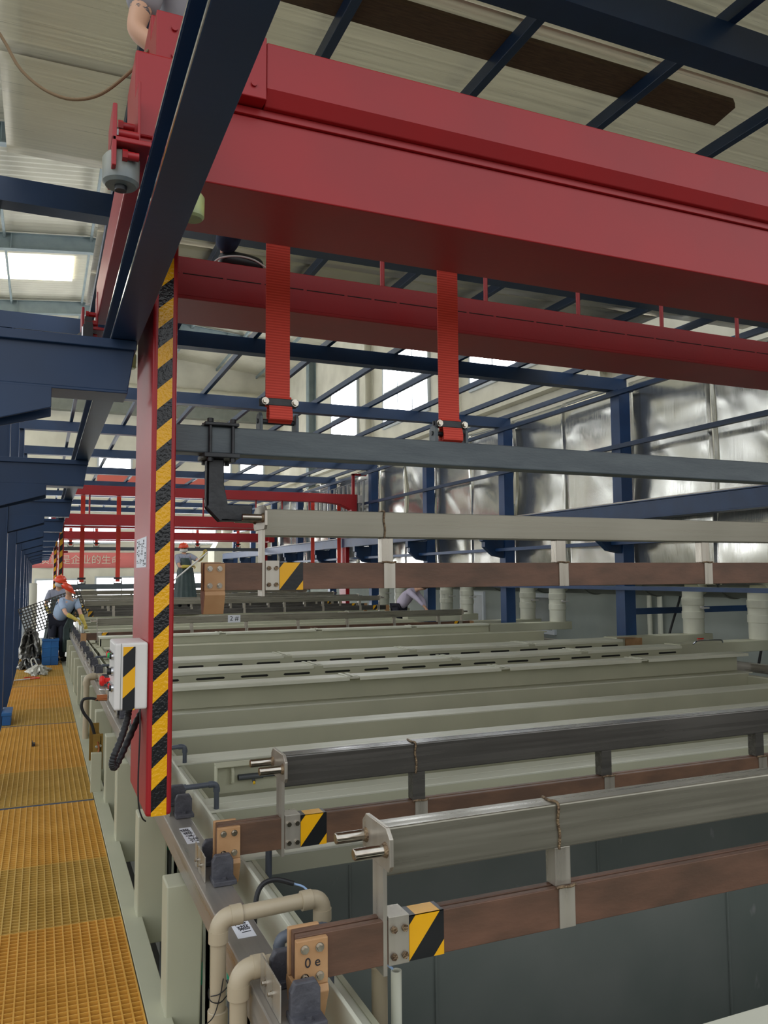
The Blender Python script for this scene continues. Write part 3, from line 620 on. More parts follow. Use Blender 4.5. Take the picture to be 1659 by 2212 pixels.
    if plate:
        p = put('number_plate', MB().box(3.02,3.24,yc-.046,yc-.041,s0-.01,s1+.0), M['paper'], t)
        tx = text(plate,.115,M['ink'],'lettering',(3.13,yc-.0465,(s0+s1)/2),(1,0,0),(0,0,1),t)
    return t
flight_bar(3.39,1.638,'flight bar lifted level in mid-air below the grey lifting beam, brown copper bar underneath',M['steel'],M['copper'])
flight_bar(3.08,.662,'dark grey steel flight bar resting on the tanks, second nearest the camera at lower right',M['darksteel'],M['coppercu'])
flight_bar(2.09,.660,'nearest flight bar at lower right, pale steel box section with large welded seam',M['steel'],M['copper'],h=.128,letter='0 e')
flight_bar(14.1,.66,'flight bar further back carrying a small white number plate',M['steel'],M['coppercu'],near=False,plate='2 #')
for k,(y,z,nm) in enumerate(((18.3,.84,'nearest of the stored bars in front of the end wall'),(19.75,.84,'second of the stored bars in front of the end wall'),(21.7,.88,'third of the stored bars in front of the end wall'),(24.2,.95,'farthest of the stored bars in front of the end wall'))):
    flight_bar(y,z,'distant grey flight bar, '+nm,M['steel'],M['darksteel'],near=False)

# ------------------------------------------------------------------ walkway
def grating(x0,x1,y0,y1,z=0,mt=None,lab='',p=.0385):
    mb = MB(); nx = max(2,round((x1-x0)/p)); ny = max(2,round((y1-y0)/p)); h = .036; t = .0032
    for i in range(nx+1):
        x = x0+t+(x1-x0-2*t)*i/nx; mb.box(x-t,x+t,y0,y1,z-h,z)
    for j in range(ny+1):
        y = y0+t+(y1-y0-2*t)*j/ny; mb.box(x0,x1,y-t*.8,y+t*.8,z-h,z-.0015)
    return put('grating_panel', mb, mt, label=lab, cat='grating', group='yellow walkway grating panels')
gy = [.9,2.1,3.285,4.365,5.30,6.645,(6.70,7.84),8.85,10.21,(10.27,11.45),12.43,13.82,(13.88,15.0),16.1,17.3,(17.36,18.5),19.6,20.8]
prev = .9; k = 0; tint = ['yellow3','yellow2','yellow3','yellow2','yellow','yellow2','yellow','yellow','yellow2','yellow','yellow3','yellow','yellow2','yellow','yellow2','yellow','yellow2']
for g in gy[1:]:
    a = prev; b = g
    if isinstance(g, tuple): a, b = g
    grating(-.372,.413,a+.003,b-.003,0,M[tint[k]],'yellow fibreglass walkway grating panel, %s from the camera'%ORD[k]); prev = b; k += 1
for q,y in enumerate((3.09,6.672,10.24,13.85,17.33)):
    if q: put('walkway_beam', MB().box(-.38,.413,y-.022,y+.022,-.12,-.004), M['blue'], bevel=.003, label='dark blue beam between two runs of yellow grating, %s from the camera'%ORD[q-1], cat='beam', group='walkway cross beams')
put('kerb', MB().box(.418,.508,.6,21,-.14,0).box(.418,.424,.6,21,-.3,-.14), M['tank'], bevel=.004, label='flat pale green kerb along the right edge of the yellow walkway', cat='kerb')
put('gutter', MB().box(.51,.80,.6,21,-.9,-.86), M['slot'], label='dark gutter between the kerb and the tank sides', cat='gutter')
# ribs that carry the rail
proto = None
for k, y in enumerate((3.31,4.31,5.56,6.52,7.75,8.5,9.5,10.5,11.6,12.8,14.0,15.2,16.5)):
    mb = MB().prism([(.482,-.14),(.612,-.14),(.625,.43),(.60,.49),(.482,.49)], 'y', y, y+.14)
    put('support_rib', mb, M['tank'], bevel=.006, label='upright pale green plastic rib standing by the kerb, %s from the camera'%ORD[k], cat='rib', group='ribs along the kerb')
put('saddle_rail', MB().box(.546,.656,.5,21,.50,.60), M['rail'], bevel=.004, label='stainless box rail along the walkway side carrying the grey saddles', cat='rail')
put('saddle_rail', MB().box(7.89,7.99,1.0,26,.50,.60), M['rail'], bevel=.004, label='stainless box rail along the far ends of the tanks', cat='rail')
t = thing('rail_label', (.603,3.55,.60), 'white handwritten label stuck on the rail below the red column', 'label')
put('sticker', MB().box(.58,.63,3.44,3.66,.6004,.6012), M['paper'], t); text('镀镍水洗2', .042, M['ink'], 'handwriting', (.605,3.55,.6014), (.12,-1,0), (1,.12,0), t)
t = thing('rail_label', (.603,2.60,.60), 'white handwritten label on the rail under the nearest beige pipe', 'label')
put('sticker', MB().box(.577,.634,2.50,2.66,.6004,.6012), M['paper'], t); text('镀镍1', .042, M['ink'], 'handwriting', (.605,2.58,.6014), (.12,-1,0), (1,.12,0), t)
# ------------------------------------------------------------------ tanks
RIMS = [(.45,.62,.5),(1.50,1.73,.50),(2.62,2.72,.50),(3.47,3.57,.50),(4.22,4.46,.50),(5.34,5.58,.50),(6.24,6.47,.50),(7.14,7.36,.52),(8.27,8.61,.60),(9.42,9.85,.60),(11.34,11.6,.74),(13.2,13.45,.62),(14.25,14.5,.60),(15.3,15.55,.66),(16.4,16.65,.68),(17.5,17.75,.68),(18.7,18.95,.70),(20.0,20.25,.70),(21.4,21.65,.70),(23.2,23.5,.70)]
TL = ['nearest tank at the bottom right corner','dark lined tank under the nearest flight bar','dark lined tank under the second flight bar','narrow tank behind the second flight bar','pale green tank with a spray pipe, just behind the second flight bar','first plain pale green tank behind the spray pipe','second plain pale green tank behind the spray pipe','pale green tank whose far wall carries the first raised lip','pale green tank with a slotted extraction lip, the nearer one','pale green tank with a slotted extraction lip, the farther one','long pale tank just behind the slotted lips','tank with a dark inner edge behind the slotted lips']
def tank(k):
    (a0,a1,za),(b0,b1,zb) = RIMS[k],RIMS[k+1]; ya, yb = (a0+a1)/2+.001, (b0+b1)/2-.001; X0, X1, xi, xo = .80, 7.78, .872, 7.70
    lab = TL[k] if k < len(TL) else 'distant pale tank, number %s in the row from the camera'%ORD[k]
    t = thing('process_tank', ((X0+X1)/2,(ya+yb)/2,-.9), lab[0].lower()+lab[1:], 'tank', 'tanks of the plating line'); zl = min(za,zb)
    if k in (7,8,9): za_ = min(za,.52)
    w = .018
    mb = MB().box(xi-w,xo+w,a1-w,a1,-.9,za-.012).box(xi-w,xo+w,b0,b0+w,-.9,zb-.012).box(xi-w,xi,a1-w,b0+w,-.9,zl-.012).box(xo,xo+w,a1-w,b0+w,-.9,zl-.012).box(xi-w,xo+w,a1-w,b0+w,-.9,-.88)
    put('shell', mb, M['tank'], t)
    hood = zb > .6 and 7 <= k <= 8
    rb = MB().box(X0,X1,ya,a1+.001,za-.014,za) if k not in (8,9) else MB().box(X0,X1,ya,a1,za-.014,za)
    if not hood: rb.box(X0,X1,b0-.001,yb,zb-.014,zb)
    rb.box(X0,xi+.001,ya,yb,zl-.030,zl-.016).box(xo-.001,X1,ya,yb,zl-.030,zl-.016)
    put('rim', rb, M['tankrim'] if k < 7 else M['tank'], t, bevel=.003)  # near rims painted paler, as though lit from above
    if k in (0,1,2,):
        mb = MB().box(xi,xo,b0-.006,b0-.001,-.88,zb-.085).box(xi,xo,a1,a1+.005,-.88,za-.085).box(xi,xi+.005,a1,b0,-.88,zl-.085).box(xo-.005,xo,a1,b0,-.88,zl-.085).box(xi,xo,a1,b0,-.88,-.87)
        if k == 1:
            for q in range(0): pass
        put('lining', mb, M['liner'], t, label='dark grey inner lining')
        for q in range(5): xx = 1.30+1.35*q; put('lining_seam', MB().tube([(xx,b0-.008,zb-.09),(xx+.002,b0-.009,-.2),(xx,b0-.008,-.8)],.006,6,3), M['liner'], t)
    if 3 <= k <= 7:
        put('ledge', MB().box(xi,xo,b0-.004,b0,zb-.30,zb-.285), M['tank'], t)
    if k == 11: put('inner_edge', MB().box(xi,xo,b0-.9,b0-.86,.60,.64).box(xi,xo,b0-.86,b0-.80,.55,.60), M['darksteel'], t)
    return t
TK = [tank(k) for k in range(len(RIMS)-1)]
def lip(lab, y0, y1, z, slots, wally, notches=(2.745,4.40,6.20), x1=7.75, zb=.602):
    t = thing('extraction_hood', (4.3,(y0+y1)/2,zb), lab, 'hood', 'raised extraction hoods on the tanks')
    xs = [.84]+[v for n in notches for v in (n-.05,n+.055)]+[x1]
    for i in range(0,len(xs),2): put('extraction_lip', MB().prism([(y0,z-.034),(y0+.010,z-.034),(y0+.012,z-.010),(y1,z-.014),(y1,z),(y0+.008,z+.002),(y0,z-.006)],'x',xs[i],xs[i+1]), M['tankrim'], t, bevel=.002)
    for n in notches:
        mb = MB().prism([(y0+.02,z-.02),(y1,z-.02),(y1,z-.005),(y0+.02,z-.005)],'x',n-.05,n+.055)
        mb.prism([(y0+.0,z+.004),(y1,z+.004),(y1,z+.009),(y0,z+.009)],'x',n-.075,n-.045); mb.prism([(y0+.0,z+.004),(y1,z+.004),(y1,z+.010),(y0,z+.010)],'x',n-.01,n+.022)
        put('lip_joint', mb, M['tankrim'], t)
    put('lip_wall', MB().box(.86,x1,wally,wally+.018,zb,z-.012).box(.86,.878,wally,y1,zb,z-.012), M['tank'], t)
    if slots:
        x = 1.00
        for q in range(15):
            if x+.29 > x1: break
            put('extraction_slot', MB().prism([(x+.012,.652),(x+.278,.652),(x+.29,.660),(x+.29,.666),(x+.278,.674),(x+.012,.674),(x,.666),(x,.660)],'y',wally-.002,wally+.001), M['slot'], t); x += .455
lip('plain raised lip hood without slots, nearest of the raised tank hoods', 7.16, 7.42, .74, False, 7.34, zb=.522)
lip('raised hood with a row of dark slots, the nearer slotted one', 8.24, 8.61, .74, True, 8.252); lip('raised hood with a row of dark slots, the farther slotted one', 9.40, 9.85, .74, True, 9.405)
lip('plain raised hood just before the bar with the number plate', 13.18, 13.44, .77, False, 13.20, zb=.622); lip('plain raised hood right beside the bar with the number plate', 14.26, 14.48, .73, False, 14.27)
# extraction boxes, risers, valves and the main duct at the far side
md = put('main_duct', MB().cyl((9.95,1.5,1.72),(9.95,33,1.72),.42,36), M['greyduct'], label='large grey extraction duct running behind the right columns', cat='duct')
for k in range(18): put('duct_band', MB().cyl((9.95,2.6+1.7*k,1.72),(9.95,2.64+1.7*k,1.72),.44,36), M['greyduct'], md)
for k, y in enumerate((8.50,9.78,13.40,14.46,17.1,18.15,21.0,22.2)):
    t = thing('extraction_riser', (9.45,y,.605), 'pale ribbed extraction pipe rising from a tank end on the right, %s from the camera'%ORD[k], 'pipe', 'extraction risers')
    mb = MB().box(7.80,9.66,y-.18,y+.12,.605,.75); put('collecting_box', mb, M['tank'], t, bevel=.006)
    r = .158; put('riser_pipe', MB().lathe([(r,.75),(r,.98),(r+.012,.985),(r+.012,1.09),(r+.004,1.095),(r+.004,1.19),(r+.012,1.195),(r+.012,1.30),(r,1.305),(r,1.46)],(9.45,y,0),32), M['tankrim'], t)
    put('elbow_to_duct', MB().cyl((9.45,y,1.44),(9.60,y,1.50),r,24), M['tank'], t)
    v = put('damper_handle', MB().cyl((9.45,y-r-.005,1.155),(9.45,y-r-.04,1.155),.022,12), M['white'], t); 
    put('handle_bar', MB().box(9.45,9.60,y-r-.036,y-r-.022,1.135,1.160), M['white'], v, bevel=.003)
put('cross_arm', MB().box(8.88,11.6,10.55,10.62,1.02,1.12), M['blue'], label='short dark blue steel arm behind the nearest visible right column', cat='beam')
for k,(x,y) in enumerate(((10.25,10.8),(10.2,8.8))): put('black_hose', MB().tube([(x,y,1.6),(x-.03,y+.1,1.2),(x-.2,y+.15,.7),(x-.3,y+.2,.2)],.02,8), M['rubber'], label='black hose hanging behind the right columns, %s one'%('left','right')[k], cat='hose')
for k,(x,y) in enumerate(((11.2,14.2),(11.5,15.5))): 
    put('white_pipe', MB().cyl((11.5,y-1.4-k,-.9),(11.5,y-1.4-k,1.9),.05,14), M['tankrim'], label='pale vertical pipe on the low grey wall, %s of two'%('right','left')[k], cat='pipe')
for k,y in enumerate((17.2,20.6)):
    t = thing('window_%d'%(20+k), (11.55,y,.3), None, None); t['kind'] = 'structure'
    put('dark_pane', MB().box(11.56,11.59,y-.6,y+.6,.3,1.1), M['liner'], t); put('window_frame', MB().box(11.53,11.6,y-.7,y-.6,.2,1.2).box(11.53,11.6,y+.6,y+.7,.2,1.2).box(11.53,11.6,y-.6,y+.6,1.1,1.2).box(11.53,11.6,y-.6,y+.6,.2,.3), M['trimgrey'], t)
# upstand and gutter strip between rail and tanks
put('upstand', MB().box(.742,.754,.6,19,.42,.60).box(.754,.798,.6,19,.42,.43).box(.66,.742,.6,19,.40,.41), M['tankrim'], bevel=.002, label='thin upright pale plastic strip running between the rail and the tanks', cat='strip')
# spray pipe panel
t = thing('spray_panel', (3.4,4.53,.50), 'pale green splash panel with dark spray pipe and a yellow nozzle', 'panel')
mb = MB().box(.905,7.6,4.52,4.532,.501,.668).prism([(4.47,.655),(4.52,.668),(4.52,.662),(4.472,.65)],'x',.905,7.6).box(.905,.912,4.47,4.52,.501,.655); put('panel', mb, M['tank'], t, bevel=.001)
mb = MB().prism([(4.50,.655),(4.475,.62),(4.475,.57),(4.48,.56),(4.52,.55),(4.52,.655)],'x',.99,1.005); put('pipe_clip', mb, M['tank'], t)
put('spray_pipe', MB().cyl((1.03,4.495,.585),(7.4,4.495,.585),.0125,16).cyl((1.03,4.495,.585),(1.17,4.495,.585),.0165,16), M['dpvc'], t)
for q in range(8):
    x = 1.115+.6*q; n_ = put('nozzle', MB().cyl((x,4.495,.572),(x,4.478,.558),.009,14), M['dpvc'], t); put('nozzle_tip', MB().cyl((x,4.478,.558),(x,4.468,.549),.007,6), mat('yellow_tip',(236,190,40),.4) if q==0 else bpy.data.materials['yellow_tip'], n_)
put('weir_plate', MB().prism([(4.24,.49),(4.24,-.3),(4.34,-.3),(4.34,.49)],'x',1.02,1.03), M['tank'], TK[3])
# ------------------------------------------------------------------ saddles
sd = thing('bar_saddle', (.608,0,.60), 'x', 'saddle', 'grey painted bar saddles')
for sg in (-1,1):
    y1, y2 = .080*sg, .104*sg
    mb = MB().prism([(.590,.612),(.668,.612),(.668,.672),(.656,.694),(.602,.694),(.590,.672)], 'y', min(y1,y2), max(y1,y2)); put('saddle_plate', mb, M['saddle'], sd, bevel=.004)
    put('saddle_foot', MB().box(.588,.670,min(.066*sg,.152*sg),max(.066*sg,.152*sg),.601,.618), M['saddle'], sd, bevel=.003)
    mb = MB(); hexbolt(mb,(.629,.132*sg,.618),(0,0,1),.009,.010); put('foot_bolt', mb, M['saddle'], sd)
put('guide_plate', MB().box(.566,.570,-.09,.10,.601,.69), M['plate'], sd, bevel=.001)
for q in (-.02,.04):
    mb = MB(); hexbolt(mb,(.566,q,.64),(-1,0,0),.006,.012); put('side_bolt', mb, M['pin'], sd)
ys = [2.09,3.08,3.95,4.9,5.8,6.75,7.7,8.75,9.75,10.6,11.5,12.45,13.4,14.3,15.3,16.2,17.2,18.1]
sp = {0:'grey saddle holding the tan end block of the nearest flight bar',1:'grey saddle holding the tan end block of the second flight bar',2:'empty grey saddle on the rail just right of the red column foot'}
for k, y in enumerate(ys):
    lab = sp.get(k, 'grey painted saddle bolted on the rail along the walkway, %s from the camera'%ORD[k])
    if k == 0: sd.location = (.608,y,.60); sd['label'] = lab; WORLD[sd.name] = Vector((.608,y,.60)); base = y
    else: dup(sd, (0,y-base,0), lab)
# ------------------------------------------------------------------ plastic pipework by the rail
def elbow(mb, c, d1, d2, r, R_=None):
    """smooth elbow at c joining directions d1 (towards one pipe) and d2, with socket collars"""
    c, d1, d2 = Vector(c), Vector(d1), Vector(d2); L = R_ or r*1.9
    P = []
    for i in range(9):
        t = i/8; P.append((1-t)**2*(c+d1*L)+2*t*(1-t)*c+t*t*(c+d2*L))
    mb.tube(P, r*1.2, 18, 1); mb.cyl(c+d1*L*.8, c+d1*(L+r*1.1), r*1.28, 20); mb.cyl(c+d2*L*.8, c+d2*(L+r*1.1), r*1.28, 20); return mb
def pipe_thing(name, pts, r, mt, lab, cat='pipe', group=None):
    P = [Vector(p) for p in pts]; t = thing(name, P[0], lab, cat, group)
    for i in range(len(P)-1):
        d = (P[i+1]-P[i]).normalized(); a = P[i]+d*(r*2 if i else 0); b = P[i+1]-d*(r*2 if i < len(P)-2 else 0); put('pipe', MB().cyl(a,b,r,20), mt, t)
    for i in range(1,len(P)-1):
        put('elbow', elbow(MB(), P[i], (P[i-1]-P[i]).normalized(), (P[i+1]-P[i]).normalized(), r), mt, t)
    return t
t = pipe_thing('beige_pipe', [(.50,2.42,-.8),(.50,2.42,.705),(.818,2.42,.715),(.818,2.42,.503)], .0225, M['pvc'], 'beige plastic pipe arching over the rail and into the dark tank, the farther of two')
put('coupling', MB().cyl((.50,2.42,.34),(.50,2.42,.45),.029,24), M['pvc'], t, bevel=.002)
put('wire_tie', MB().tube([(.475,2.40,.50),(.50,2.394,.505),(.526,2.41,.515),(.52,2.445,.52),(.48,2.44,.505),(.474,2.40,.49),(.50,2.395,.48),(.527,2.41,.49)],.0016,6).tube([(.51,2.394,.545),(.50,2.39,.50),(.48,2.385,.45),(.44,2.36,.44)],.0016,6), M['black'], t)
pipe_thing('beige_pipe', [(.513,2.215,-.8),(.513,2.215,.645),(.93,2.235,.640),(.93,2.235,.30)], .0235, M['pvc'], 'beige plastic pipe crossing under the nearest flight bar, the nearer of two')
pipe_thing('beige_pipe', [(.47,9.15,-.2),(.47,9.15,.64),(.80,9.15,.64)], .03, M['pvc'], 'beige plastic pipe with an elbow further along the walkway beside the white control box')
for k,(y,x0,x1,z,r) in enumerate(((2.30,.648,.80,.672,.0135),(3.30,.69,.885,.645,.0135),(4.25,.665,.862,.622,.0135),(5.36,.70,.88,.60,.0135),(6.30,.70,.88,.60,.0135),(10.2,.68,.9,.64,.014),(11.3,.68,.9,.64,.014))):
    pipe_thing('grey_pipe', [(x0,y,.42),(x0,y,z),(x1,y,z+.004),(x1,y,.40)], r, M['gpvc'], 'small grey plastic pipe hooked over the upstand into a tank, %s from the camera'%ORD[k], 'pipe', 'small grey overflow pipes')
for k,(x,y,z1) in enumerate(((.62,3.52,.44),(.63,2.98,.42),(.62,4.62,.44),(.62,4.40,.44))):
    t = thing('drain_pipe', (x+.03,y,-.85), 'dark grey vertical pipe with a teal sticker between the ribs and tanks, %s one'%('second','nearest','fourth','third')[k], 'pipe', 'dark drain pipes')
    put('pipe', MB().cyl((x+.03,y,-.85),(x+.03,y,z1),.012,14), M['dpvc'], t)
    for q in range(2): put('sticker', MB().cyl((x+.03,y,z1-.09-.26*q),(x+.03,y,z1-.16-.28*q),.0128,14), M['tealtag'], t)
put('black_hose', MB().tube([(.665,2.64,.42),(.668,2.66,.60),(.69,2.68,.672),(.74,2.68,.69),(.80,2.66,.675)],.0085,10), M['rubber'], label='short black hose bending over the pale strip behind the beige pipe', cat='hose')
put('blue_tube', MB().tube([(.80,2.66,.675),(.835,2.645,.66),(.862,2.62,.615),(.88,2.60,.54)],.0035,8), M['bluehose'], label='thin pale blue tube ending from the black hose into the dark tank', cat='tube')
put('blue_tube', MB().tube([(.80,2.19,.60),(.84,2.20,.625),(.90,2.20,.615),(.945,2.17,.585)],.0035,8), M['bluehose'], label='thin pale blue tube under the nearest copper bar leading into a short white pipe', cat='tube')
put('stub_pipe', MB().ring((.95,2.16,.30),(.95,2.16,.585),.0155,.012), M['tankrim'], label='short open white pipe standing under the nearest copper bar', cat='pipe')
# brass terminal bracket and cables by the kerb
t = thing('cable_terminal', (.45,6.95,.20), 'brass cable terminal bracket with copper lugs below the white control box', 'terminal')
mb = MB().box(.415,.49,6.93,6.936,.16,.44).box(.395,.47,7.10,7.106,.20,.50).box(.47,.476,6.93,7.1,.2,.42); put('brass_plate', mb, M['brass'], t)
put('copper_lug', MB().tube([(.45,6.92,.38),(.46,6.92,.33),(.452,6.92,.27),(.465,6.92,.18)],.007,8), M['cable_cu'], t)
for (x,z) in ((.44,.34),(.47,.345),(.435,.28),(.47,.25),(.43,.21)):
    mb = MB(); hexbolt(mb,(x,6.93,z),(0,-1,0),.008,.012); put('bolt', mb, M['chrome'], t)
put('cable', MB().tube([(.43,7.0,.42),(.40,7.0,.52),(.345,7.0,.60),(.325,7.0,.66),(.34,7.0,.71),(.40,7.0,.715),(.45,7.0,.70)],.012,10), M['rubber'], t)
put('cable_lug', MB().cyl((.43,7.0,.705),(.52,7.0,.70),.012,12).box(.44,.52,6.985,7.01,.71,.74), M['cable_cu'], t)
put('terminal_post', MB().box(.40,.48,6.88,6.93,-.14,.30), M['tank'], bevel=.004, label='narrow pale green post under the brass cable terminal', cat='post')

# ------------------------------------------------------------------ the two cranes further down the line
T_far = stripe_mat('far_column_tape', .30, .2, 1.0, .4)
def far_crane(y, zl, ztop, lab, zbeam, full=True):
    t = thing('overhead_crane', (4.3,y,zl), lab, 'crane')
    put('front_girder', MB().box(.20,8.46,y,y+.35,zl,zl+.29), M['red'], t, bevel=.01)
    put('rear_girder', MB().box(.20,8.46,y+1.1,y+1.45,zl,zl+.29), M['red'], t, bevel=.01)
    for x in (.2,8.22): put('end_carriage', MB().box(x,x+.22,y-.2,y+1.7,max(2.82,zl-.05),zl+.2), M['red'], t, bevel=.01)
    if full:
        put('upper_girder', MB().prism([(.5,ztop-.25),(7.4,ztop-.25),(7.9,ztop-.30),(8.25,ztop-.45),(8.25,zl+.29),(8.42,zl+.29),(8.42,ztop),(.5,ztop)],'y',y+.02,y+.3), M['red'], t, bevel=.01)
        for x in (1.1,2.55,4.0,5.45,6.2,7.0): put('tie_rod', MB().cyl((x,y+.15,zl+.29),(x,y+.15,ztop-.25),.022,10), M['red'], t)
        put('cable_mast', MB().box(8.30,8.38,y+.1,y+.18,ztop,ztop+.62).box(8.30,8.75,y+.1,y+.18,ztop+.56,ztop+.62), M['red'], t, bevel=.006)
        put('junction_box', MB().box(8.44,8.60,y-.02,y+.12,ztop-.25,ztop-.02), M['white'], t, bevel=.01)
    c = put('guide_column', MB().box(.40,.52,y+.4,y+.95,.86,zl), M['red'], t, bevel=.01)
    put('hazard_tape', MB().box(.42,.49,y+.397,y+.40,.88,zl-.02), T_far, c, off=(.42,y+.397,.88))
    c = put('guide_column', MB().box(8.20,8.32,y+.4,y+.95,.86,zl), M['red'], t, bevel=.01)
    put('stop_bracket', MB().box(.52,.62,y+.5,y+.6,2.30,2.36), M['red'], t)
    return t
far_crane(21.7,3.0,4.03,'distant red travelling crane with an upper girder, in mid-hall above the stored bars',1.35)
far_crane(31.0,3.05,4.0,'farthest red travelling crane with a single low girder, before the end wall',2.62,False)
def far_strap(x,y,zb,zt,lab,wd=.11):
    t = thing('lifting_strap', (x,y,zb), lab, 'strap', 'straps of the distant cranes')
    put('webbing', MB().box(x-wd/2,x+wd/2,y-.006,y+.006,zb+.02,zt), M['redstrap'], t)
    put('clamp_bar', MB().box(x-.10,x+.10,y-.03,y-.008,zb+.09,zb+.14).box(x-.10,x+.10,y-.008,y+.03,zb+.09,zb+.14), M['darkiron'], t)
    put('lug', MB().box(x-.1,x-.08,y-.03,y+.03,zb-.03,zb+.05).box(x-.08,x+.08,y-.03,y+.03,zb-.03,zb-.01).box(x+.08,x+.1,y-.03,y+.03,zb-.03,zb+.05), M['darkiron'], t)
for k,(x) in enumerate((.97,1.87,7.30,8.12)): far_strap(x,22.45,1.53,3.9,'long red strap hanging from the mid-hall crane, %s from the left'%ORD[k])
for k,(x) in enumerate((.97,1.87,5.6,7.2)): far_strap(x,31.75,2.82,3.9,'short red strap of the farthest crane, %s from the left'%ORD[k])
put('lifting_beam', MB().box(.45,8.15,22.38,22.52,1.36,1.50), M['greybeam'], bevel=.01, label='thin dark lifting beam hanging from the long straps of the mid-hall crane', cat='beam')
put('lifting_beam', MB().box(.45,8.15,31.68,31.82,2.66,2.79), M['greybeam'], bevel=.01, label='thin dark lifting beam high under the farthest crane', cat='beam')
t = thing('cable_festoon', (8.5,23.2,4.45), 'grey flat cables hanging in loops beside the mid-hall crane', 'cable')
put('support_wire', MB().cyl((8.50,21.2,4.42),(8.50,26.0,4.42),.012,8), M['darkiron'], t)
for k in range(10):
    y = 21.4+.42*k; put('cable_loop', MB().tube([(8.5,y,4.4),(8.5,y+.03,3.9),(8.5,y+.1,3.40),(8.5,y+.2,3.28),(8.5,y+.3,3.40),(8.5,y+.37,3.9),(8.5,y+.42,4.4)],.035,8,4), M['ribbon'], t)

# ------------------------------------------------------------------ people
def skin(name, nodes, edges, mt, parent=None, sub=2, root=None, extra=None, smooth=True, off=None, **k):
    names = list(nodes); idx = {n:i for i,n in enumerate(names)}
    off = Vector(off) if off is not None else (WORLD[parent.name] if parent is not None else Vector(nodes[names[0]][0]))
    me = bpy.data.meshes.new(name+'_skel'); me.from_pydata([tuple(Vector(nodes[n][0])-off) for n in names], [(idx[a],idx[b]) for a,b in edges], []); me.update()
    o = bpy.data.objects.new(name+'_skel', me); COL.objects.link(o)
    md = o.modifiers.new('skin','SKIN'); md.use_smooth_shade = True
    if not me.skin_vertices: 
        bpy.context.view_layer.objects.active = o
    sv = me.skin_vertices[0].data
    for i,n in enumerate(names):
        r = nodes[n][1]; sv[i].radius = (r,r) if not isinstance(r,tuple) else r; sv[i].use_root = (n == (root or names[0]))
    sb = o.modifiers.new('sub','SUBSURF'); sb.levels = sub; sb.render_levels = sub
    bpy.context.view_layer.update(); dg = bpy.context.evaluated_depsgraph_get()
    m2 = bpy.data.meshes.new_from_object(o.evaluated_get(dg)); bpy.data.objects.remove(o, do_unlink=True)
    m2.name = name; m2.materials.clear(); m2.materials.append(mt)
    if extra:
        bm = bmesh.new(); bm.from_mesh(m2); e = extra.mesh('tmp', mt, off); bm.from_mesh(e); bm.to_mesh(m2); bm.free()
    m2.polygons.foreach_set('use_smooth', [True]*len(m2.polygons)); m2.polygons.foreach_set('material_index', [0]*len(m2.polygons))
    r = bpy.data.objects.new(name, m2); COL.objects.link(r); WORLD[r.name] = off
    if parent is not None: r.parent = parent; r.location = off-WORLD[parent.name]
    else: r.location = off
    return r
def V(*a): return Vector(a)
def hand_nodes(N, E, w, d, up, pre, curl=.4, s=1.0):
    """palm and five separate fingers from wrist w along d; up = back of the hand"""
    d = d.normalized(); up = (up-d*up.dot(d)).normalized(); side = d.cross(up)
    N[pre+'palm'] = (w+d*.045*s, .023*s); E.append((pre+'wrist', pre+'palm'))
    N[pre+'palm2'] = (w+d*.075*s, .026*s); E.append((pre+'palm', pre+'palm2'))
    for i,(o,l) in enumerate(((-.030,.068),(-.010,.078),(.010,.074),(.029,.058))):
        b = w+d*.092*s+side*o*s; c1 = b+(d*cos(curl)-up*sin(curl))*l*.55*s; c2 = c1+(d*cos(curl*2.4)-up*sin(curl*2.4))*l*.5*s
        N[pre+'f%d'%i] = (b,.0095*s); N[pre+'g%d'%i] = (c1,.0085*s); N[pre+'h%d'%i] = (c2,.007*s)
        E += [(pre+'palm2',pre+'f%d'%i),(pre+'f%d'%i,pre+'g%d'%i),(pre+'g%d'%i,pre+'h%d'%i)]
    t0 = w+d*.035*s-side*.030*s-up*.006*s; t1 = t0+(d*.7-side*.6-up*.35).normalized()*.038*s; t2 = t1+(d*.9-side*.15-up*.45).normalized()*.030*s
    N[pre+'t0'] = (t0,.011*s); N[pre+'t1'] = (t1,.0095*s); N[pre+'t2'] = (t2,.0075*s); E += [(pre+'palm',pre+'t0'),(pre+'t0',pre+'t1'),(pre+'t1',pre+'t2')]
def ellipsoid(mb, c, r, n=20, m=12, mtx=None):
    prof = [(max(.0005,sin(pi*i/m)), -cos(pi*i/m)) for i in range(m+1)]; c = Vector(c); v = []
    for q,z in prof:
        for k in range(n):
            p = Vector((r[0]*q*cos(2*pi*k/n), r[1]*q*sin(2*pi*k/n), r[2]*z)); p = (mtx@p if mtx is not None else p)+c; v.append(p)
    return mb.add(v, [(i*n+k,i*n+(k+1)%n,(i+1)*n+(k+1)%n,(i+1)*n+k) for i in range(m) for k in range(n)])
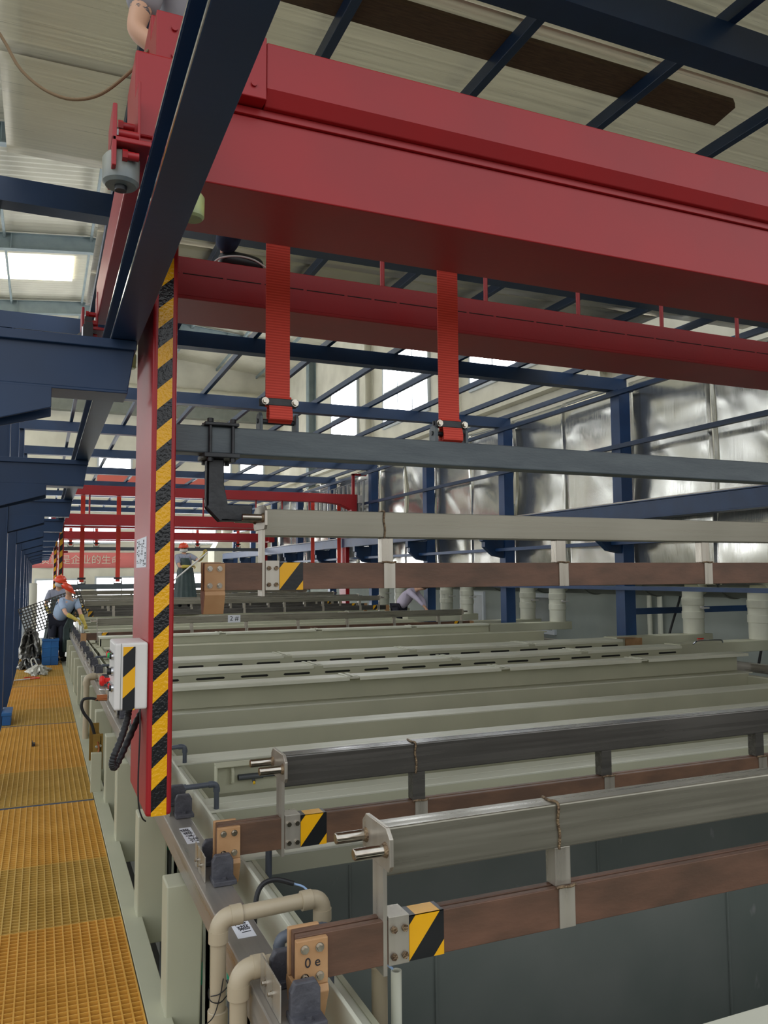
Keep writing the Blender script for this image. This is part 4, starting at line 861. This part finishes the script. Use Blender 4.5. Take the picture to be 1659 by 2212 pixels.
def person(J, face, label, shirt, group=None, helmet=True, mask=True, gloves=True, apron=None, legs=None, hair=True, long_sleeve=False, cap=None, grip=.5, shoes=None, tat=False):
    """J: joints in hall metres; face: direction the head looks; head tilts with neck->head"""
    legs = legs or M['dark']
    f = Vector(face).normalized(); t = thing('person', (J['pel'].x,J['pel'].y,min(J['la'].z,J['ra'].z)-.08), label, 'person', group)
    N = {}; E = []
    def n(k, p, r): N[k] = (Vector(p), r)
    n('pel', J['pel'], .100); n('waist', J['pel'].lerp(J['chest'],.45), .098); n('chest', J['chest'], .118); n('neck', J['chest'].lerp(J['neck'],1), .055); n('jaw', J['head']-(J['head']-J['neck']).normalized()*.055+f*.022, .062); n('head', J['head'], .088); n('crown', J['head']+(J['head']-J['neck']).normalized()*.065, .070)
    E += [('pel','waist'),('waist','chest'),('chest','neck'),('neck','jaw'),('jaw','head'),('head','crown')]
    n('nose', J['head']+f*.100-(J['head']-J['neck']).normalized()*.02, .012); E.append(('head','nose'))
    upv = (J['head']-J['neck']).normalized(); sd_ = f.cross(upv).normalized()
    for s_,q in ((1,'r'),(-1,'l')): n('ear'+q, J['head']+sd_*.088*s_, .014); E.append(('head','ear'+q))
    for q in 'lr':
        n(q+'sho', J[q+'s'], .060); n(q+'uarm', J[q+'s'].lerp(J[q+'e'],.4), .048); n(q+'elb', J[q+'e'], .038); n(q+'farm', J[q+'e'].lerp(J[q+'w'],.35), .040); n(q+'wrist', J[q+'w'], .026)
        E += [('chest',q+'sho'),(q+'sho',q+'uarm'),(q+'uarm',q+'elb'),(q+'elb',q+'farm'),(q+'farm',q+'wrist')]
        d = (J[q+'w']-J[q+'e']).normalized(); up = J.get(q+'up', V(0,0,1))
        hand_nodes(N, E, J[q+'w'], J.get(q+'hd', d), up, q, grip)
        n(q+'hip', J[q+'h'], .085); n(q+'thi', J[q+'h'].lerp(J[q+'k'],.4), .078); n(q+'kne', J[q+'k'], .056); n(q+'cal', J[q+'k'].lerp(J[q+'a'],.35), .056); n(q+'ank', J[q+'a'], .027)
        fd = J.get(q+'f', f); fd = Vector((fd.x,fd.y,0)).normalized(); n(q+'ball', J[q+'a']+fd*.10-V(0,0,.045), .024); n(q+'toe', J[q+'a']+fd*.17-V(0,0,.05), .018)
        E += [('pel',q+'hip'),(q+'hip',q+'thi'),(q+'thi',q+'kne'),(q+'kne',q+'cal'),(q+'cal',q+'ank'),(q+'ank',q+'ball'),(q+'ball',q+'toe')]
    b = skin('body', N, E, M['skin'], t, 2, 'pel')
    if tat:
        nt = None
    mb = MB()
    for s_ in (1,-1): ellipsoid(mb, J['head']+f*.083+sd_*.032*s_+upv*.012, (.012,.012,.009), 10, 8)
    put('eyes', mb, M['ink'], b)
    # clothes
    g = 1.16
    N2 = {'pel':(J['pel'],.165),'waist':(N['waist'][0],.155),'chest':(J['chest'],.160),'neck':(J['chest'].lerp(J['neck'],.75),.070)}; E2 = [('pel','waist'),('waist','chest'),('chest','neck')]
    for q in 'lr':
        N2[q+'s'] = (J[q+'s'],.078); N2[q+'m'] = (J[q+'s'].lerp(J[q+'e'],.5),.070); N2[q+'c'] = (J[q+'s'].lerp(J[q+'e'],.72),.066); E2 += [('chest',q+'s'),(q+'s',q+'m'),(q+'m',q+'c')]
        if long_sleeve: N2[q+'e'] = (J[q+'e'],.055); N2[q+'v'] = (J[q+'e'].lerp(J[q+'w'],.8),.042); E2 += [(q+'c',q+'e'),(q+'e',q+'v')]
    skin('shirt', N2, E2, shirt, t, 2, 'pel')
    N3 = {'pel':(J['pel']-V(0,0,.02),.148)}; E3 = []
    for q in 'lr':
        N3[q+'h'] = (J[q+'h'],.112); N3[q+'k'] = (J[q+'k'],.078); N3[q+'c'] = (J[q+'k'].lerp(J[q+'a'],.5),.070); N3[q+'a'] = (J[q+'a']+V(0,0,.005),.060); E3 += [('pel',q+'h'),(q+'h',q+'k'),(q+'k',q+'c'),(q+'c',q+'a')]
    skin('trousers', N3, E3, legs, t, 2, 'pel')
    for q in 'lr':
        fd = J.get(q+'f', f); fd = Vector((fd.x,fd.y,0)).normalized(); a = J[q+'a']
        N4 = {'h':(a-fd*.035-V(0,0,.028),.055),'m':(a+fd*.06-V(0,0,.034),.054),'b':(a+fd*.13-V(0,0,.040),.050),'t':(a+fd*.20-V(0,0,.048),.040)}
        sh = skin('shoe', N4, [('h','m'),('m','b'),('b','t')], M['black'], t, 2)
        if shoes:
            P = [a-fd*.06-V(0,0,.070), a-fd*.02-V(0,0,.040), a+fd*.06-V(0,0,.022), a+fd*.14-V(0,0,.032), a+fd*.21-V(0,0,.060)]; sx = fd.cross(V(0,0,1))
            put('sole_stripe', MB().tube([p+sx*.047*(1 if i not in (0,4) else .5) for i,p in enumerate(P)], .005, 8), M['sole'], sh)
        if gloves:
            NG = {q+'elb':(J[q+'e'].lerp(J[q+'w'],.12),.056), q+'mid':(J[q+'e'].lerp(J[q+'w'],.5),.047), q+'wrist':(J[q+'w'],.034)}; EG = [(q+'elb',q+'mid'),(q+'mid',q+'wrist')]
            d = (J[q+'w']-J[q+'e']).normalized(); hand_nodes(NG, EG, J[q+'w'], J.get(q+'hd', d), J.get(q+'up', V(0,0,1)), q, grip, 1.12)
            skin('rubber_glove', NG, EG, M['glove'], t, 2)
    mx = Matrix((sd_, f, upv)).transposed()
    if helmet:
        hc = J['head']+upv*.035; mb = MB(); prof = [(.133,0.0),(.130,.02),(.124,.05),(.105,.085),(.07,.11),(.03,.121),(.001,.123)]
        m4 = Matrix.Translation(hc) @ mx.to_4x4(); mb.lathe(prof, (0,0,0), 28, .90, 1.05, mtx=m4); hm = put('hard_hat', mb, M['helmet'], t)
        mb = MB().lathe([(.120,0),(.150,-.004),(.150,.004),(.120,.012)], (0,0,0), 28, .92, 1.12, mtx=m4)
        mb2 = MB(); put('brim', mb, M['helmet'], hm); put('crest', MB().tube([m4@V(0,-.10,.085),m4@V(0,-.05,.118),m4@V(0,0,.130),m4@V(0,.05,.122),m4@V(0,.11,.082)],.010,8), M['helmet'], hm)
    elif hair:
        m4 = Matrix.Translation(J['head']+upv*.02-f*.012) @ mx.to_4x4(); mb = MB().lathe([(.098,-.03),(.102,.01),(.098,.05),(.078,.085),(.04,.105),(.001,.11)], (0,0,0), 24, .95, 1.05, mtx=m4); put('hair', mb, M['black'], t)
    if mask:
        def mf(u, v):
            a = (u-.5)*2.3; return J['head']-upv*(.005+.075*v)+ (f*cos(a)+sd_*sin(a))*(.098+.014*sin(pi*v)-.012*v)
        put('face_mask', MB().grid(mf, 12, 6), M['mask'], t, solid=.003)
    if apron:
        rows, span, fa = apron; fa = Vector(fa).normalized()
        def af(u, v):
            k = v*(len(rows)-1); i = min(int(k), len(rows)-2); q = k-i; c0, r0, d0, s0 = rows[i]; c1, r1, d1, s1 = rows[i+1]
            c_ = Vector(c0).lerp(Vector(c1), q); r = r0+(r1-r0)*q; dd = d0+(d1-d0)*q; a = (u-.5)*(s0+(s1-s0)*q)
            sx = fa.cross(V(0,0,1)).normalized(); rr = 1+.05*sin(14*a+3*v)*v
            return c_+sx*sin(a)*r*rr+fa*cos(a)*dd*rr
        put('apron', MB().grid(af, 36, 24), M['apron'], t, solid=.005)
    return t
# worker behind the first crate, upright, gripping the left side of the rack
person(dict(pel=V(.36,18.05,.93),chest=V(.34,17.95,1.27),neck=V(.34,17.90,1.47),head=V(.36,17.86,1.58),
  ls=V(.50,17.92,1.38),le=V(.62,17.80,1.16),lw=V(.62,17.58,1.20),rs=V(.17,17.92,1.37),re=V(.10,17.86,1.12),rw=V(.16,17.64,.99),
  lh=V(.44,18.05,.90),lk=V(.44,17.98,.50),la=V(.44,18.06,.09),rh=V(.27,18.05,.90),rk=V(.26,17.98,.50),ra=V(.25,18.06,.09)),
  (.1,-1,-.25),'person in orange hard hat, striped shirt and mask standing holding a metal lattice rack',M['shirt_grey'],
  apron=([((.34,17.93,1.28),.15,.17,1.6),((.35,18.0,1.02),.19,.20,2.6),((.35,18.03,.85),.22,.22,3.0),((.35,18.05,.25),.30,.28,3.4)],0,(0,-1,0)))
# worker bending over the rail, seen from behind
person(dict(pel=V(0.32,17.35,.86),chest=V(.50,17.17,1.16),neck=V(.51,17.10,1.32),head=V(.50,17.04,1.42),
  ls=V(.37,17.17,1.21),le=V(.46,16.98,.98),lw=V(.62,16.92,.88),rs=V(.66,17.20,1.20),re=V(.73,17.10,.98),rw=V(.80,17.02,.80),
  lh=V(0.24,17.36,.83),lk=V(0.22,17.28,.46),la=V(0.22,17.38,.09),rh=V(0.41,17.38,.83),rk=V(0.42,17.30,.46),ra=V(0.42,17.42,.09)),
  (.75,.55,-.35),'person in orange hard hat and light blue shirt bending over the saddle rail',M['shirt_blue'],mask=False,hair=True,
  apron=([((.47,17.22,1.05),.17,.19,2.2),((.41,17.33,.90),.20,.20,3.6),((.39,17.36,.70),.23,.23,4.4),((.38,17.38,.22),.30,.28,4.6)],0,(.6,.6,0)))
# worker with the pole, standing on the tanks further back
person(dict(pel=V(3.30,20.35,1.78),chest=V(3.26,20.32,2.08),neck=V(3.25,20.30,2.26),head=V(3.24,20.28,2.37),
  ls=V(3.42,20.30,2.19),le=V(3.60,20.14,2.06),lw=V(3.69,20.02,2.22),rs=V(3.08,20.30,2.17),re=V(3.12,20.12,1.92),rw=V(3.36,20.02,1.93),
  lh=V(3.39,20.35,1.75),lk=V(3.40,20.30,1.33),la=V(3.41,20.38,.92),rh=V(3.20,20.35,1.75),rk=V(3.18,20.30,1.33),ra=V(3.17,20.38,.92),lhd=V(.1,-.1,1),rhd=V(1,-.1,.1)),
  (-.25,-1,-.1),'person in red hard hat and dark apron holding a long pole behind the striped column',M['shirt_grey'],grip=1.0,
  apron=([((3.26,20.28,2.14),.12,.15,1.8),((3.27,20.30,1.95),.17,.17,2.3),((3.29,20.33,1.75),.21,.20,3.0),((3.29,20.35,1.05),.30,.27,3.4)],0,(0,-1,0)))
put('long_pole', MB().cyl((3.76,19.93,2.27),(2.55,19.93,1.25),.019,12), M['mask'], label='long pale pole held slanting by the person behind the striped column', cat='pole')
put('standing_board', MB().box(2.9,3.7,20.62,20.95,.70,.78).box(2.9,3.7,20.0,20.60,.79,.82), M['tank'], label='pale walking board on the tanks under the feet of the person with the pole', cat='board')
# worker bending at the far ends of the tanks
person(dict(pel=V(7.98,17.82,.92),chest=V(8.18,17.57,1.25),neck=V(8.30,17.44,1.36),head=V(8.40,17.34,1.40),
  ls=V(8.06,17.44,1.30),le=V(8.22,17.24,1.10),lw=V(8.34,17.12,.92),rs=V(8.34,17.64,1.28),re=V(8.50,17.52,1.06),rw=V(8.46,17.34,.88),
  lh=V(7.90,17.78,.88),lk=V(7.92,17.74,.46),la=V(7.88,17.84,.09),rh=V(8.08,17.88,.88),rk=V(8.12,17.84,.46),ra=V(8.10,17.94,.09)),
  (.75,-.5,-.5),'person in a lavender shirt bending forward at the far tank ends',M['shirt_lav'],mask=False,gloves=False,helmet=False,long_sleeve=True)
put('side_walkway', MB().box(7.85,8.6,14.6,26,-.06,.0), M['greyduct'], label='narrow grey walkway at the far ends of the tanks', cat='walkway')
# fitter crouching on top of the near crane
pp = person(dict(pel=V(.62,3.32,3.66),chest=V(.52,3.12,3.98),neck=V(.48,3.02,4.16),head=V(.46,2.94,4.27),
  ls=V(.345,3.04,4.06),le=V(.272,2.99,3.735),lw=V(.42,2.93,3.62),rs=V(.68,3.08,4.02),re=V(.72,2.90,3.80),rw=V(.56,2.86,3.64),
  lh=V(.52,3.32,3.62),lk=V(.36,3.10,3.60),la=V(.32,3.22,3.262),rh=V(.72,3.34,3.62),rk=V(.84,3.46,3.58),ra=V(.78,3.80,3.262),lf=V(-.1,-1,0),rf=V(1,-.12,0),lhd=V(1,-.2,-.1)),
  (.1,-.8,-.5),'person in a grey T-shirt crouching on the red crane, one tattooed arm in view',M['tee'],mask=False,gloves=False,helmet=False,legs=M['denim'],shoes=True)
# tattoo on the upper arm as dark ink pattern in the skin shader
m = M['skin'].copy(); m.name = 'tattooed_skin'; nt = m.node_tree; b = [n for n in nt.nodes if n.type == 'BSDF_PRINCIPLED'][0]
tc = nt.nodes.new('ShaderNodeTexCoord'); no = nt.nodes.new('ShaderNodeTexNoise'); no.inputs['Scale'].default_value = 26; no.inputs['Detail'].default_value = 4; no.inputs['Distortion'].default_value = 1.5
nt.links.new(tc.outputs['Object'], no.inputs['Vector'])
r = nt.nodes.new('ShaderNodeValToRGB'); r.color_ramp.elements[0].position = .49; r.color_ramp.elements[1].position = .53; r.color_ramp.elements[0].color = (0,0,0,1); r.color_ramp.elements[1].color = (1,1,1,1)
nt.links.new(no.outputs['Fac'], r.inputs[0])
v = nt.nodes.new('ShaderNodeVectorMath'); v.operation = 'DISTANCE'; body = [c for c in pp.children if c.name.startswith('body')][0]
v.inputs[1].default_value = V(.325,2.98,3.925)-WORLD[body.name]; nt.links.new(tc.outputs['Object'], v.inputs[0])
lt = nt.nodes.new('ShaderNodeMath'); lt.operation = 'LESS_THAN'; lt.inputs[1].default_value = .115; nt.links.new(v.outputs['Value'], lt.inputs[0])
ml = nt.nodes.new('ShaderNodeMath'); ml.operation = 'MULTIPLY'; nt.links.new(lt.outputs[0], ml.inputs[0]); nt.links.new(r.outputs[0], ml.inputs[1])
mx_ = nt.nodes.new('ShaderNodeMix'); mx_.data_type = 'RGBA'; nt.links.new(ml.outputs[0], mx_.inputs[0]); mx_.inputs[6].default_value = srgb((222,176,146)); mx_.inputs[7].default_value = srgb((86,88,98))
nt.links.new(mx_.outputs[2], b.inputs['Base Color']); body.data.materials.clear(); body.data.materials.append(m)
# ------------------------------------------------------------------ things around the far end of the walkway
t = thing('lattice_rack', (.2,17.45,.7), 'silver metal lattice rack held slanting by the two workers', 'rack')
A, B, D = V(-.40,17.48,1.05), V(.70,17.40,1.46), V(.17,-.02,-.50)
mb = MB(); n_ = 20
for i in range(n_+1): p = A.lerp(B,i/n_); mb.cyl(p, p+D, .012, 6)
put('cross_bars', mb, M['darksteel'], t)
mb = MB()
for j in range(10): mb.cyl(A+D*j/9, B+D*j/9, .012, 6)
put('long_bars', mb, M['darksteel'], t)
t = thing('plastic_crate', (.20,17.0,0), 'tall blue plastic crate standing at the end of the yellow walkway', 'crate')
mb = MB().box(.055,.345,16.9,17.15,.002,.49).box(.045,.355,16.89,17.16,.46,.50)
for z in (.16,.33): mb.box(.048,.352,16.893,17.157,z,z+.018)
for x in (.055,.20,.335): mb.box(x-.004,x+.010,16.892,17.155,.01,.48)
put('body', mb, M['bluecrate'], t, bevel=.004); put('painted_inner_shade', MB().box(.075,.325,16.92,17.13,.4995,.5012), M['bluebright'], t);  # flat darker patch painted as the shade inside the crate
put('paper_scrap', MB().grid(lambda u,v: (.16+.12*u,16.95+.1*v,.505+.02*sin(9*u+5*v)), 6, 6), M['foil'], t, solid=.002)
t = thing('plastic_crate', (-.36,10.4,0), 'small blue plastic box at the left edge of the walkway by the column', 'box')
put('body', MB().box(-.37,-.28,10.3,10.75,.002,.14).box(-.378,-.272,10.29,10.76,.11,.145), M['bluecrate'], t, bevel=.004)
rnd = random.Random(11)
def crumple(name, c, sx, sy, sz, mt, lab, cat, seed, n=22):
    r_ = random.Random(seed); ph = [r_.uniform(0,6) for _ in range(8)]; mb = MB()
    def fn(u, v):
        a = 2*pi*u; b = pi/2*v; k = 1+.22*sin(5*a+ph[0]+3*b)+.16*sin(9*a+ph[1])*sin(6*b+ph[2])+.12*sin(17*a+ph[3]+9*b)
        return (c[0]+sx*cos(a)*cos(b)*k, c[1]+sy*sin(a)*cos(b)*k, c[2]+sz*sin(b)*(1+.25*sin(7*a+ph[4]))*(1 if v < .99 else 1))
    mb.grid(fn, n*2, n); return put(name, mb, mt, label=lab, cat=cat)
crumple('plastic_bag', (0,15.75,.004), .17,.55,.10, M['bag'], 'crumpled white plastic bag lying on the yellow walkway before the crate', 'bag', 2)
put('bag_handle', MB().tube([(-.10,15.9,.08),(-.13,15.95,.20),(-.08,16.0,.22),(-.02,15.95,.10)],.012,8), M['bag'], bpy.data.objects['plastic_bag'])
for k,(x,y,sx,sy,sz,l) in enumerate(((-.18,18.6,.20,.5,.50,'tall heap of crumpled shiny foil left of the blue crate'),(-.22,16.6,.13,.4,.14,'low crumpled foil sheet in front of the heap'),(-.12,17.5,.15,.4,.30,'crumpled foil wrapping leaning between the heap and the blue crate'))):
    crumple('foil_wrapping', (x,y,.004), sx,sy,sz, M['foil'], l, 'foil', 20+k)
put('grey_cabinet', MB().box(-.36,-.17,19.3,19.9,.0,1.0), M['trimgrey'], bevel=.01, label='small grey cabinet behind the foil heap at the walkway end', cat='cabinet')
put('round_post', MB().cyl((-.16,20.4,0),(-.16,20.4,1.55),.09,20).box(-.25,-.07,20.3,20.5,0,.02), M['cream'], label='round pale post beyond the foil heap', cat='post')
put('rope_coil', MB().tube([(-.22,14.9,.012),(-.1,14.95,.012),(.02,14.8,.012),(-.08,14.7,.012),(-.2,14.75,.012)],.008,8), M['redstrap'], label='short thin orange cord lying on the walkway before the plastic bag', cat='cord')
put('white_stick', MB().cyl((-.36,14.6,.012),(-.05,14.75,.012),.010,8), M['mask'], label='thin white stick on the walkway near the plastic bag', cat='stick')
put('metal_clip', MB().box(-.045,-.015,8.95,9.05,.0,.022).box(-.045,-.036,8.95,9.05,.022,.04), M['darkiron'], label='small dark metal clip lying on the yellow grating', cat='clip')
put('pink_duct_tape', MB().box(7.95,8.25,9.58,9.6,.62,.735).box(7.80,8.1,9.5,9.6,.752,.755), M['tan'], label='torn brown tape patch on the pale extraction box at right', cat='tape')
t = thing('tap', (9.0,8.15,.75), 'small chrome tap with a red lever on a pale extraction box at right', 'tap'); put('spout', MB().tube([(7.9,8.20,.76),(8.0,8.2,.80),(8.3,8.2,.80),(8.4,8.2,.79),(8.42,8.2,.76)],.010,8), M['chrome'], t); put('lever', MB().box(7.98,8.08,8.19,8.21,.82,.835), M['redplastic'], t)
